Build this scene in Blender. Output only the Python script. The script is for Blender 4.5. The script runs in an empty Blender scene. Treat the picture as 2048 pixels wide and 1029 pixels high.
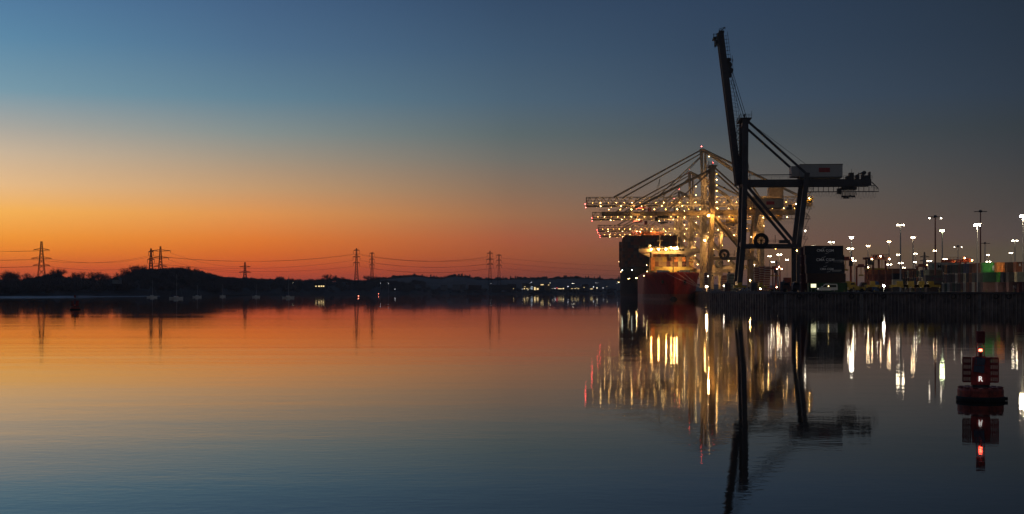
import bpy, math, random
import numpy as np
from mathutils import Vector, Matrix
random.seed(7)
R = math.radians
sc = bpy.context.scene
col = sc.collection

# ------------------------------------------------------------------ camera
CAMZ, F, HY = 5.2, 3000.0, 583.0
cam_d = bpy.data.cameras.new('camera'); cam = bpy.data.objects.new('camera', cam_d); col.objects.link(cam)
cam.location = (0, 0, CAMZ); cam.rotation_euler = (R(90), 0, 0)
cam_d.sensor_width = 36; cam_d.lens = F/2048*36; cam_d.shift_y = (HY-514.5)/2048
cam_d.clip_start = .5; cam_d.clip_end = 60000
sc.camera = cam
sc.view_settings.view_transform = 'Standard'; sc.view_settings.look = 'None'
sc.view_settings.exposure = 0; sc.view_settings.gamma = 1
sc.cycles.use_denoising = True
sc.cycles.max_bounces = 6; sc.cycles.glossy_bounces = 3; sc.cycles.diffuse_bounces = 2
sc.cycles.transmission_bounces = 2; sc.cycles.sample_clamp_indirect = 9; sc.cycles.sample_clamp_direct = 0
sc.cycles.caustics_reflective = False; sc.cycles.caustics_refractive = False
sc.cycles.use_light_tree = True

def s2l(c):
    c = c/255.0
    return c/12.92 if c <= .04045 else ((c+.055)/1.055)**2.4
def rgb(r, g, b, k=1.0): return (s2l(r)*k, s2l(g)*k, s2l(b)*k, 1)

# ------------------------------------------------------------------ sky
world = bpy.data.worlds.new('World'); sc.world = world; world.use_nodes = True
nt = world.node_tree; N = nt.nodes; L = nt.links; N.clear()
def wm(op, a, b=None, clamp=False):
    n = N.new('ShaderNodeMath'); n.operation = op; n.use_clamp = clamp
    for i, v in enumerate((a, b)):
        if v is None: continue
        if isinstance(v, (int, float)): n.inputs[i].default_value = v
        else: L.new(v, n.inputs[i])
    return n.outputs[0]
tc = N.new('ShaderNodeTexCoord'); sx = N.new('ShaderNodeSeparateXYZ'); L.new(tc.outputs['Generated'], sx.inputs[0])
X_, Y_, Z_ = sx.outputs
az = wm('ARCTAN2', X_, Y_)
hl = wm('SQRT', wm('ADD', wm('MULTIPLY', X_, X_), wm('MULTIPLY', Y_, Y_)))
te = wm('DIVIDE', wm('MAXIMUM', Z_, 0.0), wm('MAXIMUM', hl, .0001))
fac = wm('DIVIDE', te, wm('ADD', te, .3))
# rows: tan(elevation)*3000 = pixels above the horizon; colours are sky radiance as seen at dusk
PX = [0, 43, 75, 103, 153, 203, 263, 313, 383, 483, 583, 1100, 3000]
SKY = [
 (-2.4, [(82,74,72),(82,74,72),(83,76,74),(84,77,76),(84,79,78),(82,80,80),(80,79,82),(78,79,84),(74,77,86),(70,75,86),(68,74,86),(62,70,84),(60,68,82)]),
 (-1.3, [(70,40,40),(88,52,44),(100,66,52),(104,80,66),(104,92,84),(98,96,96),(86,92,100),(76,88,102),(64,82,104),(52,72,98),(44,64,90),(50,66,92),(66,82,112)]),
 (-.70, [(225,110,50),(238,130,48),(246,160,55),(250,185,75),(250,205,120),(240,210,160),(205,195,180),(180,185,185),(140,165,180),(112,150,178),(95,138,172),(64,90,124),(70,86,118)]),
 (-.329,[(203,80,48),(214,102,48),(231,140,52),(238,162,62),(241,190,92),(230,196,138),(204,182,158),(172,170,162),(122,156,172),(94,138,168),(80,120,158),(60,86,120),(70,86,118)]),
 (-.169,[(190,62,42),(204,80,46),(214,102,48),(220,124,56),(218,150,86),(196,154,114),(164,150,134),(136,146,144),(100,132,150),(80,112,142),(68,98,132),(54,78,110),(68,84,116)]),
 (0.0,  [(128,52,40),(150,64,46),(162,78,54),(166,90,60),(156,108,78),(136,112,92),(112,112,106),(94,108,114),(78,102,124),(64,88,118),(54,76,108),(46,64,94),(64,80,112)]),
 (.1247,[(98,58,48),(108,68,56),(112,76,62),(112,82,68),(106,88,76),(98,92,86),(86,90,90),(74,84,94),(62,80,102),(52,70,96),(46,64,92),(40,56,84),(60,76,106)]),
 (.3265,[(92,74,66),(88,72,66),(84,70,66),(80,69,65),(72,66,64),(66,65,64),(58,62,66),(52,60,68),(46,58,74),(40,52,70),(36,48,66),(34,46,68),(56,70,98)]),
 (.90,  [(52,46,46),(50,46,46),(48,46,48),(48,46,48),(46,46,50),(44,46,52),(42,46,54),(40,44,54),(36,42,54),(32,38,52),(28,36,50),(30,38,56),(40,50,72)]),
 (2.1, [(82,74,72),(82,74,72),(83,76,74),(84,77,76),(84,79,78),(82,80,80),(80,79,82),(78,79,84),(74,77,86),(70,75,86),(68,74,86),(62,70,84),(60,68,82)]),
]
def ramp(cols, a):
    n = N.new('ShaderNodeValToRGB'); cr = n.color_ramp; cr.interpolation = 'LINEAR'
    for i, (p, c) in enumerate(zip(PX, cols)):
        t = p/F; pos = t/(t+.3)
        if i == 0: e = cr.elements[0]; e.position = pos
        elif i == 1: e = cr.elements[1]; e.position = pos
        else: e = cr.elements.new(pos)
        c = (c[0], c[1]*(1.06 if p <= 75 and a > -.25 else .95 if a < -.25 and p <= 203 else 1.0), c[2]*(.90 if p <= 75 else (.95 if a > -.1 else 1.0) if p > 300 else .98))
        if a < -.1 and p <= 153: c = (min(255, c[0]*1.02), c[1]*.985, c[2]*(.87 if p <= 103 else .96))
        if a > -.1 and 200 < p < 400: c = (c[0], c[1]*.985, c[2])
        e.color = rgb(*c, (1.20-.20*min(1, p/330))*(1.08 if .1 < a < .5 else 1.0))   # the air in front takes some of it back
    L.new(fac, n.inputs[0]); return n.outputs[0]
cur = None
for i, (a, cols) in enumerate(SKY):
    r = ramp(cols, a)
    if cur is None: cur = r; pa = a; continue
    f_ = wm('DIVIDE', wm('SUBTRACT', az, pa), a-pa, clamp=True)
    m = N.new('ShaderNodeMix'); m.data_type = 'RGBA'; L.new(f_, m.inputs[0]); L.new(cur, m.inputs[6]); L.new(r, m.inputs[7])
    cur = m.outputs[2]; pa = a
bg = N.new('ShaderNodeBackground'); bg.inputs[1].default_value = 1.0; L.new(cur, bg.inputs[0])
wo = N.new('ShaderNodeOutputWorld'); L.new(bg.outputs[0], wo.inputs[0])
world.cycles.sampling_method = 'AUTOMATIC'

# ------------------------------------------------------------------ materials
MATS = {}
def mat(name, c, rough=.7, metal=0.0, var=.25, scale=.6, c2=None, emit=None, es=0, bump=0):
    if name in MATS: return MATS[name]
    m = bpy.data.materials.new(name); m.use_nodes = True; t = m.node_tree; b = t.nodes['Principled BSDF']
    b.inputs['Roughness'].default_value = rough; b.inputs['Metallic'].default_value = metal
    if emit:
        b.inputs['Base Color'].default_value = (.02, .02, .02, 1)
        b.inputs['Emission Color'].default_value = (*emit, 1); b.inputs['Emission Strength'].default_value = es
        MATS[name] = m; return m
    tx = t.nodes.new('ShaderNodeTexCoord'); n = t.nodes.new('ShaderNodeTexNoise'); n.inputs['Scale'].default_value = scale
    n.inputs['Detail'].default_value = 5; n.inputs['Roughness'].default_value = .6
    t.links.new(tx.outputs['Object'], n.inputs['Vector'])
    r = t.nodes.new('ShaderNodeValToRGB'); r.color_ramp.elements[0].position = .35; r.color_ramp.elements[1].position = .7
    c2 = c2 or tuple(x*(1-var*1.6) for x in c)
    r.color_ramp.elements[0].color = (*c2, 1); r.color_ramp.elements[1].color = (*c, 1)
    t.links.new(n.outputs[0], r.inputs[0]); t.links.new(r.outputs[0], b.inputs['Base Color'])
    if bump:
        bp = t.nodes.new('ShaderNodeBump'); bp.inputs['Distance'].default_value = bump; t.links.new(n.outputs[0], bp.inputs['Height'])
        t.links.new(bp.outputs[0], b.inputs['Normal'])
    MATS[name] = m; return m
def emi(name, c, s): return mat(name, None, emit=c, es=s)

NAVY = mat('navy_steel', (.038, .037, .050), .55, c2=(.024, .023, .030))
TAN = mat('tan_steel', (.46, .34, .20), .55, c2=(.30, .21, .12))
CREAM = mat('cream_steel', (.50, .38, .24), .55, c2=(.34, .25, .15))
DSTEEL = mat('dark_steel', (.05, .05, .055), .6)
BLACK = mat('black_rubber', (.015, .015, .016), .85)
WHITEP = mat('white_paint', (.72, .71, .68), .5, var=.12)
GREYP = mat('grey_panel', (.30, .30, .32), .6, var=.12)
REDP = mat('red_paint', (.42, .03, .03), .5)
REDC = mat('machine_red_paint', (.36, .065, .04), .5)  # red of the yard carriers and gantry
YELP = mat('yellow_paint', (.62, .40, .04), .5)
BLUEP = mat('blue_paint', (.03, .10, .25), .5)
CONC = mat('concrete', (.16, .15, .14), .9, scale=.15, c2=(.09, .085, .08), bump=.02)
PILE = mat('rusty_sheet_pile', (.24, .18, .15), .7, scale=.35, c2=(.07, .05, .042))
GALV = mat('galvanised_steel', (.45, .45, .44), .45, var=.15)
LATT = mat('pylon_steel', (.045, .042, .042), .8)
EARTH = mat('dark_earth', (.035, .030, .028), .95, scale=.02)
BARK = mat('bark', (.12, .11, .11), .95)
TWIG = mat('twigs', (.14, .125, .13), .95)
LEAF = mat('dark_evergreen', (.035, .040, .030), .95)
E_BULB = emi('warm_bulb', (1, .52, .12), 48)
VAR = [E_BULB, emi('warm_bulb_soft', (1, .50, .10), 28), emi('warm_bulb_strong', (1, .56, .16), 80), emi('warm_bulb_faint', (1, .46, .08), 15)]
E_BULBW = emi('white_bulb', (1, .66, .26), 36)
E_SOD = emi('sodium_flood', (1, .50, .12), 1500)
E_SODM = emi('sodium_medium', (1, .52, .14), 260)
E_WARM = emi('warm_flood', (1, .62, .26), 900)
E_MAST = emi('mast_flood', (1, .84, .58), 50)
E_MASTB = emi('mast_flood_bright', (1, .90, .70), 150)
E_MASTO = emi('mast_flood_orange', (1, .70, .38), 55)
E_MASTG = emi('mast_flood_greenish', (.88, 1, .55), 70)
E_MASTD = emi('mast_flood_dim', (1, .86, .66), 14)
E_RED = emi('red_beacon', (1, .07, .06), 60)
E_REDS = emi('red_lantern', (1, .06, .03), 26)
E_WIN = emi('lit_window', (1, .72, .32), 1.4)
E_WINC = emi('cool_lit_window', (.75, .88, 1), 1.0)
E_SIGN = emi('lit_sign', (1, .95, .55), 1.6)
E_FAR = emi('far_lamp', (1, .85, .55), 5)
E_FARR = emi('far_red_lamp', (1, .10, .12), 5)
E_FARW = emi('far_white_lamp', (.95, .95, 1), 4)

# ------------------------------------------------------------------ mesh helpers
class MB:
    def __init__(s): s.v = []; s.f = []
    def add(s, vs, fs):
        o = len(s.v); s.v += [tuple(v) for v in vs]; s.f += [tuple(i+o for i in f) for f in fs]; return s
    def box(s, c, d, rz=0, ry=0):
        x, y, z = [k/2 for k in d]
        M = Matrix.Rotation(rz, 3, 'Z') @ Matrix.Rotation(ry, 3, 'Y')
        vs = [Vector(c)+M @ Vector((a*x, b*y, e*z)) for a in (-1, 1) for b in (-1, 1) for e in (-1, 1)]
        return s.add(vs, [(0,1,3,2),(4,6,7,5),(0,4,5,1),(2,3,7,6),(0,2,6,4),(1,5,7,3)])
    def bar(s, a, b, w, h=None, w2=None, h2=None):
        h = h or w; w2 = w2 or w; h2 = h2 or (h if w2 == w else w2)
        a = Vector(a); b = Vector(b); d = (b-a)
        if d.length < 1e-6: return s
        d.normalize(); up = Vector((0, 1, 0)) if abs(d.y) < .9 else Vector((0, 0, 1))
        u = d.cross(up).normalized(); v = u.cross(d)
        vs = [a+u*i*w/2+v*j*h/2 for i, j in ((-1,-1),(1,-1),(1,1),(-1,1))]+[b+u*i*w2/2+v*j*h2/2 for i, j in ((-1,-1),(1,-1),(1,1),(-1,1))]
        return s.add(vs, [(3,2,1,0),(4,5,6,7),(0,1,5,4),(1,2,6,5),(2,3,7,6),(3,0,4,7)])
    def tube(s, a, b, r0, r1=None, n=8):
        r1 = r0 if r1 is None else r1
        a = Vector(a); b = Vector(b); d = (b-a).normalized()
        up = Vector((0, 1, 0)) if abs(d.y) < .9 else Vector((0, 0, 1))
        u = d.cross(up).normalized(); v = u.cross(d)
        vs = []
        for p, r in ((a, r0), (b, r1)):
            for i in range(n):
                t = 2*math.pi*i/n; vs.append(p+u*math.cos(t)*r+v*math.sin(t)*r)
        fs = [(i, (i+1) % n, n+(i+1) % n, n+i) for i in range(n)]+[tuple(range(n))[::-1], tuple(range(n, 2*n))]
        return s.add(vs, fs)
    def ball(s, c, r, n=8, m=5, sz=1.0):
        vs = [(c[0], c[1], c[2]-r*sz)]
        for j in range(1, m):
            p = -math.pi/2+math.pi*j/m
            for i in range(n):
                t = 2*math.pi*i/n; vs.append((c[0]+r*math.cos(p)*math.cos(t), c[1]+r*math.cos(p)*math.sin(t), c[2]+r*sz*math.sin(p)))
        vs.append((c[0], c[1], c[2]+r*sz)); fs = []
        for i in range(n): fs.append((0, 1+(i+1) % n, 1+i))
        for j in range(m-2):
            for i in range(n): fs.append((1+j*n+i, 1+j*n+(i+1) % n, 1+(j+1)*n+(i+1) % n, 1+(j+1)*n+i))
        k = len(vs)-1; o = 1+(m-2)*n
        for i in range(n): fs.append((o+i, o+(i+1) % n, k))
        return s.add(vs, fs)
    def lathe(s, prof, n=24, c=(0, 0, 0), axis='z'):
        vs = []
        for r, z in prof:
            for i in range(n):
                t = 2*math.pi*i/n
                p = (r*math.cos(t), r*math.sin(t), z) if axis == 'z' else (r*math.cos(t), z, r*math.sin(t))
                vs.append((p[0]+c[0], p[1]+c[1], p[2]+c[2]))
        fs = []
        for j in range(len(prof)-1):
            for i in range(n): fs.append((j*n+i, j*n+(i+1) % n, (j+1)*n+(i+1) % n, (j+1)*n+i))
        return s.add(vs, fs)
    def prism(s, pts, y0, y1):
        n = len(pts); vs = [(x, y0, z) for x, z in pts]+[(x, y1, z) for x, z in pts]
        return s.add(vs, [tuple(range(n)), tuple(range(n, 2*n))[::-1]]+[(i, i+n, (i+1) % n+n, (i+1) % n) for i in range(n)])
    def truss(s, a, b, up, h, n, w):
        a = Vector(a); b = Vector(b); U = Vector(up)*h
        s.bar(a, b, w); s.bar(a+U, b+U, w)
        for i in range(n):
            p = a.lerp(b, i/n); q = a.lerp(b, (i+1)/n); m_ = p.lerp(q, .5)+U
            s.bar(p, m_, w*.7); s.bar(m_, q, w*.7)
        s.bar(a, a+U, w); s.bar(b, b+U, w)
        return s
    def rail(s, a, b, h=1.1, w=.09, step=3.0):
        a = Vector(a); b = Vector(b); n = max(1, int((b-a).length/step)); U = Vector((0, 0, h))
        s.bar(a+U, b+U, w); s.bar(a+U*.5, b+U*.5, w*.7)
        for i in range(n+1):
            p = a.lerp(b, i/n); s.bar(p, p+U, w)
        return s
    def build(s, name, m, parent=None, smooth=False):
        me = bpy.data.meshes.new(name); me.from_pydata(s.v, [], s.f); me.update()
        if smooth:
            me.polygons.foreach_set('use_smooth', [True]*len(me.polygons))
        if m: me.materials.append(m)
        o = bpy.data.objects.new(name, me); col.objects.link(o)
        if parent: o.parent = parent
        return o
def tag(o, label=None, cat=None, group=None, kind=None):
    if label: o['label'] = label
    if cat: o['category'] = cat
    if group: o['group'] = group
    if kind: o['kind'] = kind
    return o
def empty(name, loc=(0, 0, 0), rz=0):
    o = bpy.data.objects.new(name, None); col.objects.link(o); o.location = loc; o.rotation_euler = (0, 0, rz)
    o.empty_display_size = .5; return o
def copy_tree(o, parent=None):
    c = o.copy(); col.objects.link(c); c.parent = parent
    for ch in list(o.children): copy_tree(ch, c)
    return c
def part(name, mesh, m, parent, loc):     # a repeat part that shares its mesh
    o = bpy.data.objects.new(name, mesh); col.objects.link(o); o.parent = parent; o.location = loc
    if m and len(mesh.materials) == 0: mesh.materials.append(None)
    if m: o.material_slots[0].link = 'OBJECT'; o.material_slots[0].material = m
    return o
def mesh_only(mb, name):
    me = bpy.data.meshes.new(name); me.from_pydata(mb.v, [], mb.f); me.update(); me.materials.append(None); return me
def at(x, y, D): return Vector(((x-1024)/F*D, D, CAMZ+(HY-y)/F*D))   # real place of something seen D metres away
BULB = mesh_only(MB().ball((0, 0, 0), .19, 6, 4), 'lamp')
FLOOD = mesh_only(MB().ball((0, 0, 0), .45, 8, 5), 'floodlight')
FLOODS = mesh_only(MB().ball((0, 0, 0), .34, 8, 5), 'floodlight_small')
ADDED_HOOD = mesh_only(MB().box((0, -.45, .0), (1.0, .06, .95)).box((0, -.05, .44), (1.0, .8, .06)).box((-.47, -.12, 0), (.06, .62, .9)).box((.47, -.12, 0), (.06, .62, .9)), 'added_hood')  # camera-side plates, added to block the direct view of a lamp
def hidden_floods(r, pts, m, me=None, rot=0):     # strong floods; hoods added to hide them from camera and water
    for p in pts:
        f_ = part('floodlight', me or FLOODS, m, r, p); h_ = part('added_hood', ADDED_HOOD, DSTEEL, f_, (0, 0, 0))
def text(s_, size, m, parent, loc, rot=(R(90), 0, 0), ext=.01, bold=True, name='lettering'):
    cu = bpy.data.curves.new(name, 'FONT'); cu.body = s_; cu.size = size; cu.extrude = ext; cu.align_x = 'CENTER'; cu.align_y = 'CENTER'
    cu.space_character = 1.08; cu.offset = size*.008
    tmp = bpy.data.objects.new('tmp', cu); col.objects.link(tmp); me = bpy.data.meshes.new_from_object(tmp); bpy.data.objects.remove(tmp); bpy.data.curves.remove(cu)
    me.name = name; me.materials.clear(); me.materials.append(m); o = bpy.data.objects.new(name, me); col.objects.link(o); o.parent = parent; o.location = loc; o.rotation_euler = rot
    return o

# ------------------------------------------------------------------ water
wmt = bpy.data.materials.new('estuary_water'); wmt.use_nodes = True; t = wmt.node_tree; b = t.nodes['Principled BSDF']
b.inputs['Base Color'].default_value = (.018, .013, .008, 1); b.inputs['Roughness'].default_value = .025; b.inputs['IOR'].default_value = 1.24
tx = t.nodes.new('ShaderNodeTexCoord')
def noise(scale, sx_=1, sy_=1, det=2, rough=.5):
    mp = t.nodes.new('ShaderNodeMapping'); mp.inputs['Scale'].default_value = (sx_, sy_, 1); t.links.new(tx.outputs['Object'], mp.inputs[0])
    n = t.nodes.new('ShaderNodeTexNoise'); n.noise_dimensions = '2D'; n.inputs['Scale'].default_value = scale; n.inputs['Detail'].default_value = det; n.inputs['Roughness'].default_value = rough
    t.links.new(mp.outputs[0], n.inputs['Vector']); return n.outputs[0]
def tm(op, a, c):
    n = t.nodes.new('ShaderNodeMath'); n.operation = op
    for i, v in enumerate((a, c)):
        if isinstance(v, (int, float)): n.inputs[i].default_value = v
        else: t.links.new(v, n.inputs[i])
    return n.outputs[0]
n1 = noise(.5, .8, 1.2); n2 = noise(2.2, .8, 1.2); n3 = noise(.07, .25, 1.5, 2)
patch = noise(.012, .3, 1.6, 3)
mr = t.nodes.new('ShaderNodeMapRange'); mr.inputs[1].default_value = .38; mr.inputs[2].default_value = .66; mr.inputs[3].default_value = .45; mr.inputs[4].default_value = 1.5
t.links.new(patch, mr.inputs[0])
h = tm('ADD', tm('ADD', tm('MULTIPLY', n1, .0040), tm('MULTIPLY', n2, .0025)), tm('MULTIPLY', n3, .018))
h = tm('MULTIPLY', h, mr.outputs[0])
geo = t.nodes.new('ShaderNodeSeparateXYZ'); t.links.new(tx.outputs['Object'], geo.inputs[0])   # sheltered water lies calmer up the estuary
m2 = t.nodes.new('ShaderNodeMapRange'); m2.inputs[1].default_value = 90; m2.inputs[2].default_value = 520; m2.inputs[3].default_value = 1.0; m2.inputs[4].default_value = .16; m2.interpolation_type = 'SMOOTHSTEP'
t.links.new(geo.outputs[1], m2.inputs[0]); h = tm('MULTIPLY', h, m2.outputs[0])
m3 = t.nodes.new('ShaderNodeMapRange'); m3.inputs[1].default_value = 35; m3.inputs[2].default_value = 95; m3.inputs[3].default_value = .7; m3.inputs[4].default_value = 1.0; t.links.new(geo.outputs[1], m3.inputs[0]); h = tm('MULTIPLY', h, m3.outputs[0])
bp = t.nodes.new('ShaderNodeBump'); bp.inputs['Strength'].default_value = 1; bp.inputs['Distance'].default_value = 1.0
t.links.new(h, bp.inputs['Height']); t.links.new(bp.outputs[0], b.inputs['Normal'])
wv = MB().add([(-20000, -400, 0), (20000, -400, 0), (20000, 30000, 0), (-20000, 30000, 0)], [(0, 1, 2, 3)]).build('water', wmt)
tag(wv, kind='structure')

# ------------------------------------------------------------------ far land and woods
def interp(pts, x):
    if x <= pts[0][0]: return pts[0][1]
    for (a, b1), (c, d) in zip(pts, pts[1:]):
        if x <= c: return b1+(d-b1)*(x-a)/(c-a)
    return pts[-1][1]
SHORE = [(-500, 1150), (0, 1300), (200, 1450), (350, 1600), (450, 1800), (640, 2500), (830, 2700), (1240, 2850), (2600, 3000)]
CREST = [(-500, 548), (0, 559), (40, 560), (60, 555), (85, 550), (115, 547), (130, 553), (150, 556), (175, 557), (205, 560), (228, 557), (245, 551), (262, 541), (278, 537), (295, 536), (320, 537), (345, 534), (378, 535), (400, 540),
         (420, 547), (436, 552), (470, 554), (500, 556), (530, 558), (565, 555), (582, 559), (640, 558), (665, 554), (690, 557), (715, 560), (745, 558), (765, 559), (800, 562), (870, 570), (1000, 574), (1240, 575), (2600, 574)]
def ground_at(xi, k):         # k 0..1 from shoreline to crest; returns point on the land
    D0 = interp(SHORE, xi); D = D0+k*240
    ztop = CAMZ+(HY-interp(CREST, xi))/F*(D0+240)-(9.0 if interp(CREST, xi) < 565 else 3)
    z = .5+(max(ztop, 1.5)-.5)*(k**.75)
    return Vector(((xi-1024)/F*D, D, z))
xs = list(range(-500, 2601, 10)); mb = MB(); ks = [-.12, 0, .08, .3, .6, 1.0, 3.0]
for xi in xs:
    for k in ks:
        p = ground_at(xi, max(k, 0)) if k <= 1 else ground_at(xi, 1)+Vector((0, 600, -2))
        if k < 0: q = ground_at(xi, 0); p = Vector((q.x, q.y-14, -.6))
        mb.v.append(tuple(p))
n = len(ks)
for i in range(len(xs)-1):
    for j in range(n-1): mb.f.append((i*n+j, (i+1)*n+j, (i+1)*n+j+1, i*n+j+1))
tag(mb.build('far_shore_ground', EARTH), kind='structure')
# shingle strip catching the sky along the left shore
SHING = mat('wet_shingle', (.20, .20, .235), .5, scale=.12, c2=(.07, .07, .085))
mb = MB()
for xi in range(-100, 330, 10):
    D0 = interp(SHORE, xi); w = 1.3 if xi < 190 else .6
    for k in (0, 1):
        D = D0-16-k*(10 if xi < 150 else 3); mb.v.append(((xi-1024)/F*D, D, .75-k*.72 if k else .75*w))
for i in range(len(mb.v)//2-1): mb.f.append((2*i, 2*i+1, 2*i+3, 2*i+2))
tag(mb.build('shingle_beach', SHING), kind='structure')
mb = MB()   # low mud bank in the left shallows
for i in range(40):
    a = 2*math.pi*i/40; mb.v.append((-385+62*math.cos(a)+6*math.sin(5*a), 1150+14*math.sin(a)+2*math.sin(3*a), .02))
mb.v.append((-385, 1150, .35)); mb.f += [(i, (i+1) % 40, 40) for i in range(40)]
tag(mb.build('mud_bank', SHING), kind='structure')
# distant ridge
RIDGE = [(600, 566), (700, 562), (760, 560), (800, 556), (825, 553), (850, 555), (880, 559), (905, 553), (930, 554), (950, 559), (990, 561), (1020, 559), (1100, 559), (1130, 557), (1170, 557), (1200, 560), (1240, 561), (1320, 566), (1450, 570), (1700, 573), (2048, 572), (2600, 572)]
RIDM = mat('far_ridge_woods', (.05, .042, .042), 1, scale=.01)
mb = MB(); rx = list(range(560, 2601, 12))
for xi in rx:
    zt = CAMZ+(HY-interp(RIDGE, xi))/F*4200
    for D, z in ((3500, 1), (3900, zt*.7), (4200, zt), (5000, 0)): mb.v.append(((xi-1024)/F*D, D, z))
for i in range(len(rx)-1):
    for j in range(3): mb.f.append((i*4+j, i*4+4+j, i*4+5+j, i*4+j+1))
tag(mb.build('distant_hills', RIDM), kind='structure')

rng = np.random.default_rng(3)
def twig_cloud(nf, h, w, trunk=.3, thick=.10, ln=1.5, conic=False):
    """thin triangles radiating outwards through a crown: returns (verts, faces)"""
    u = rng.random(nf)**.45; th = rng.random(nf)*2*np.pi; ph = np.arccos(rng.uniform(-.55, 1, nf))
    cx = u*np.sin(ph)*np.cos(th)*w/2; cy = u*np.sin(ph)*np.sin(th)*w/2; cz = h*trunk+(h*(1-trunk))*.45+u*np.cos(ph)*h*(1-trunk)*.55
    if conic:
        zz = rng.random(nf)**1.3; rr = (1-zz)*w/2*rng.random(nf)**.5; cx = rr*np.cos(th); cy = rr*np.sin(th); cz = h*.08+zz*h*.92
    P = np.stack([cx, cy, cz], 1)
    d = P-np.array([0, 0, h*trunk*.9]); d /= np.linalg.norm(d, axis=1)[:, None]+1e-6; d += rng.normal(0, .45, d.shape); d /= np.linalg.norm(d, axis=1)[:, None]
    s = np.cross(d, rng.normal(0, 1, d.shape)); s /= np.linalg.norm(s, axis=1)[:, None]
    l = ln*rng.uniform(.6, 1.3, nf)[:, None]; tk = thick*rng.uniform(.6, 1.6, nf)[:, None]
    V = np.stack([P-d*l/2-s*tk, P-d*l/2+s*tk, P+d*l/2], 1).reshape(-1, 3)
    return V
def scatter_mesh(name, protos, places, m):
    Vs = []
    for (x, y, z, s, r) in places:
        V = protos[rng.integers(len(protos))]*np.array([s[0], s[0], s[1]]); c, q = math.cos(r), math.sin(r)
        Vs.append(np.stack([V[:, 0]*c-V[:, 1]*q+x, V[:, 0]*q+V[:, 1]*c+y, V[:, 2]+z], 1))
    V = np.concatenate(Vs).astype(np.float32); nf = len(V)//3
    me = bpy.data.meshes.new(name); me.vertices.add(len(V)); me.vertices.foreach_set('co', V.ravel())
    me.loops.add(nf*3); me.loops.foreach_set('vertex_index', np.arange(nf*3, dtype=np.int32))
    me.polygons.add(nf); me.polygons.foreach_set('loop_start', np.arange(0, nf*3, 3, dtype=np.int32)); me.polygons.foreach_set('loop_total', np.full(nf, 3, dtype=np.int32))
    me.update(calc_edges=True); me.materials.append(m); o = bpy.data.objects.new(name, me); col.objects.link(o); return o
protos = [twig_cloud(420, 11, 10, .15, .22, 2.2) for _ in range(5)]
pl = []
for i in range(900):
    xi = rng.uniform(-260, 850); k = rng.uniform(0.02, 1.0)**.8
    p = ground_at(xi, k); s = rng.uniform(.7, 1.12)*(1 if xi < 600 else .9); pl.append((p.x, p.y, p.z-1, (s*1.25, s*rng.uniform(.8, 1.1)), rng.uniform(0, 6)))
for xi in np.arange(-200, 850, 3.2):   # closed canopy along the crest
    p = ground_at(xi, 1.0); s = rng.uniform(.62, 1.0); pl.append((p.x, p.y+rng.uniform(-12, 12), p.z-1, (s*1.2, s), rng.uniform(0, 6)))
tag(scatter_mesh('shore_woodland', protos, pl, TWIG), 'dark leafless woodland massed along the left and middle shore', 'woodland', kind='stuff')
pl = []
for i in range(230):                    # low scrub on the middle shore
    xi = rng.uniform(840, 1260); p = ground_at(xi, rng.uniform(0, .5)); s = rng.uniform(.3, .62); pl.append((p.x, p.y, p.z-1, (s*1.5, s), rng.uniform(0, 6)))
tag(scatter_mesh('shore_scrub', protos, pl, TWIG), 'low dark scrub along the waterline below the distant buildings', 'scrub', kind='stuff')
con = [twig_cloud(260, 13, 7, 0, .5, 2.4, True), twig_cloud(300, 11, 10, .1, .5, 2.6), twig_cloud(300, 9, 12, .1, .5, 2.6)]
pl = []
for xi in np.arange(740, 1300, 1.9):
    z = CAMZ+(HY-interp(RIDGE, xi))/F*4200; s = rng.uniform(.5, 1.05)
    if rng.random() < .06: s *= 1.35
    pl.append(((xi-1024)/F*4190, 4190, z-4, (s*1.3, s), rng.uniform(0, 6)))
tag(scatter_mesh('ridge_woodland', con, pl, RIDM), 'hazy line of far trees along the ridge behind the middle shore', 'woodland', kind='stuff')

def branch_tree(h, seed):
    rr = random.Random(seed); tk = MB(); tips = []
    def grow(p, d, l, r, lev):
        q = p+d*l; tk.tube(p, q, r, r*.66, 5)
        if lev == 0: tips.append((q, d)); return
        for i in range(4 if lev > 2 else 3):
            ax = Vector((rr.gauss(0, 1), rr.gauss(0, 1), rr.gauss(0, .35))); nd = (d*1.0+ax.normalized()*rr.uniform(.4, 1.0)+Vector((0, 0, .05))).normalized()
            grow(q-d*l*rr.uniform(0, .55), nd, l*rr.uniform(.66, .88), r*.6, lev-1)
    grow(Vector((0, 0, -1)), Vector((0, 0, 1)), h*.24, h*.022, 4)
    tw = MB()
    for q, d in tips:
        for i in range(3):
            nd = (d+Vector((rr.gauss(0, .8), rr.gauss(0, .8), rr.gauss(0, .6)))).normalized(); l = h*.11*rr.uniform(.6, 1.3)
            e = q+nd*l; s = nd.cross(Vector((rr.random(), rr.random(), rr.random()))).normalized()*.05
            tw.add([q-s, q+s, e], [(0, 1, 2)])
    return tk, tw
TREES = []
for sd, hh in ((11, 12), (12, 13), (13, 12), (14, 11)):
    a, b_ = branch_tree(hh, sd); hh = max(v[2] for v in b_.v); r = empty('bare_tree'); a.build('trunk', BARK, r); b_.build('crown', TWIG, r); TREES.append((r, hh))
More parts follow.
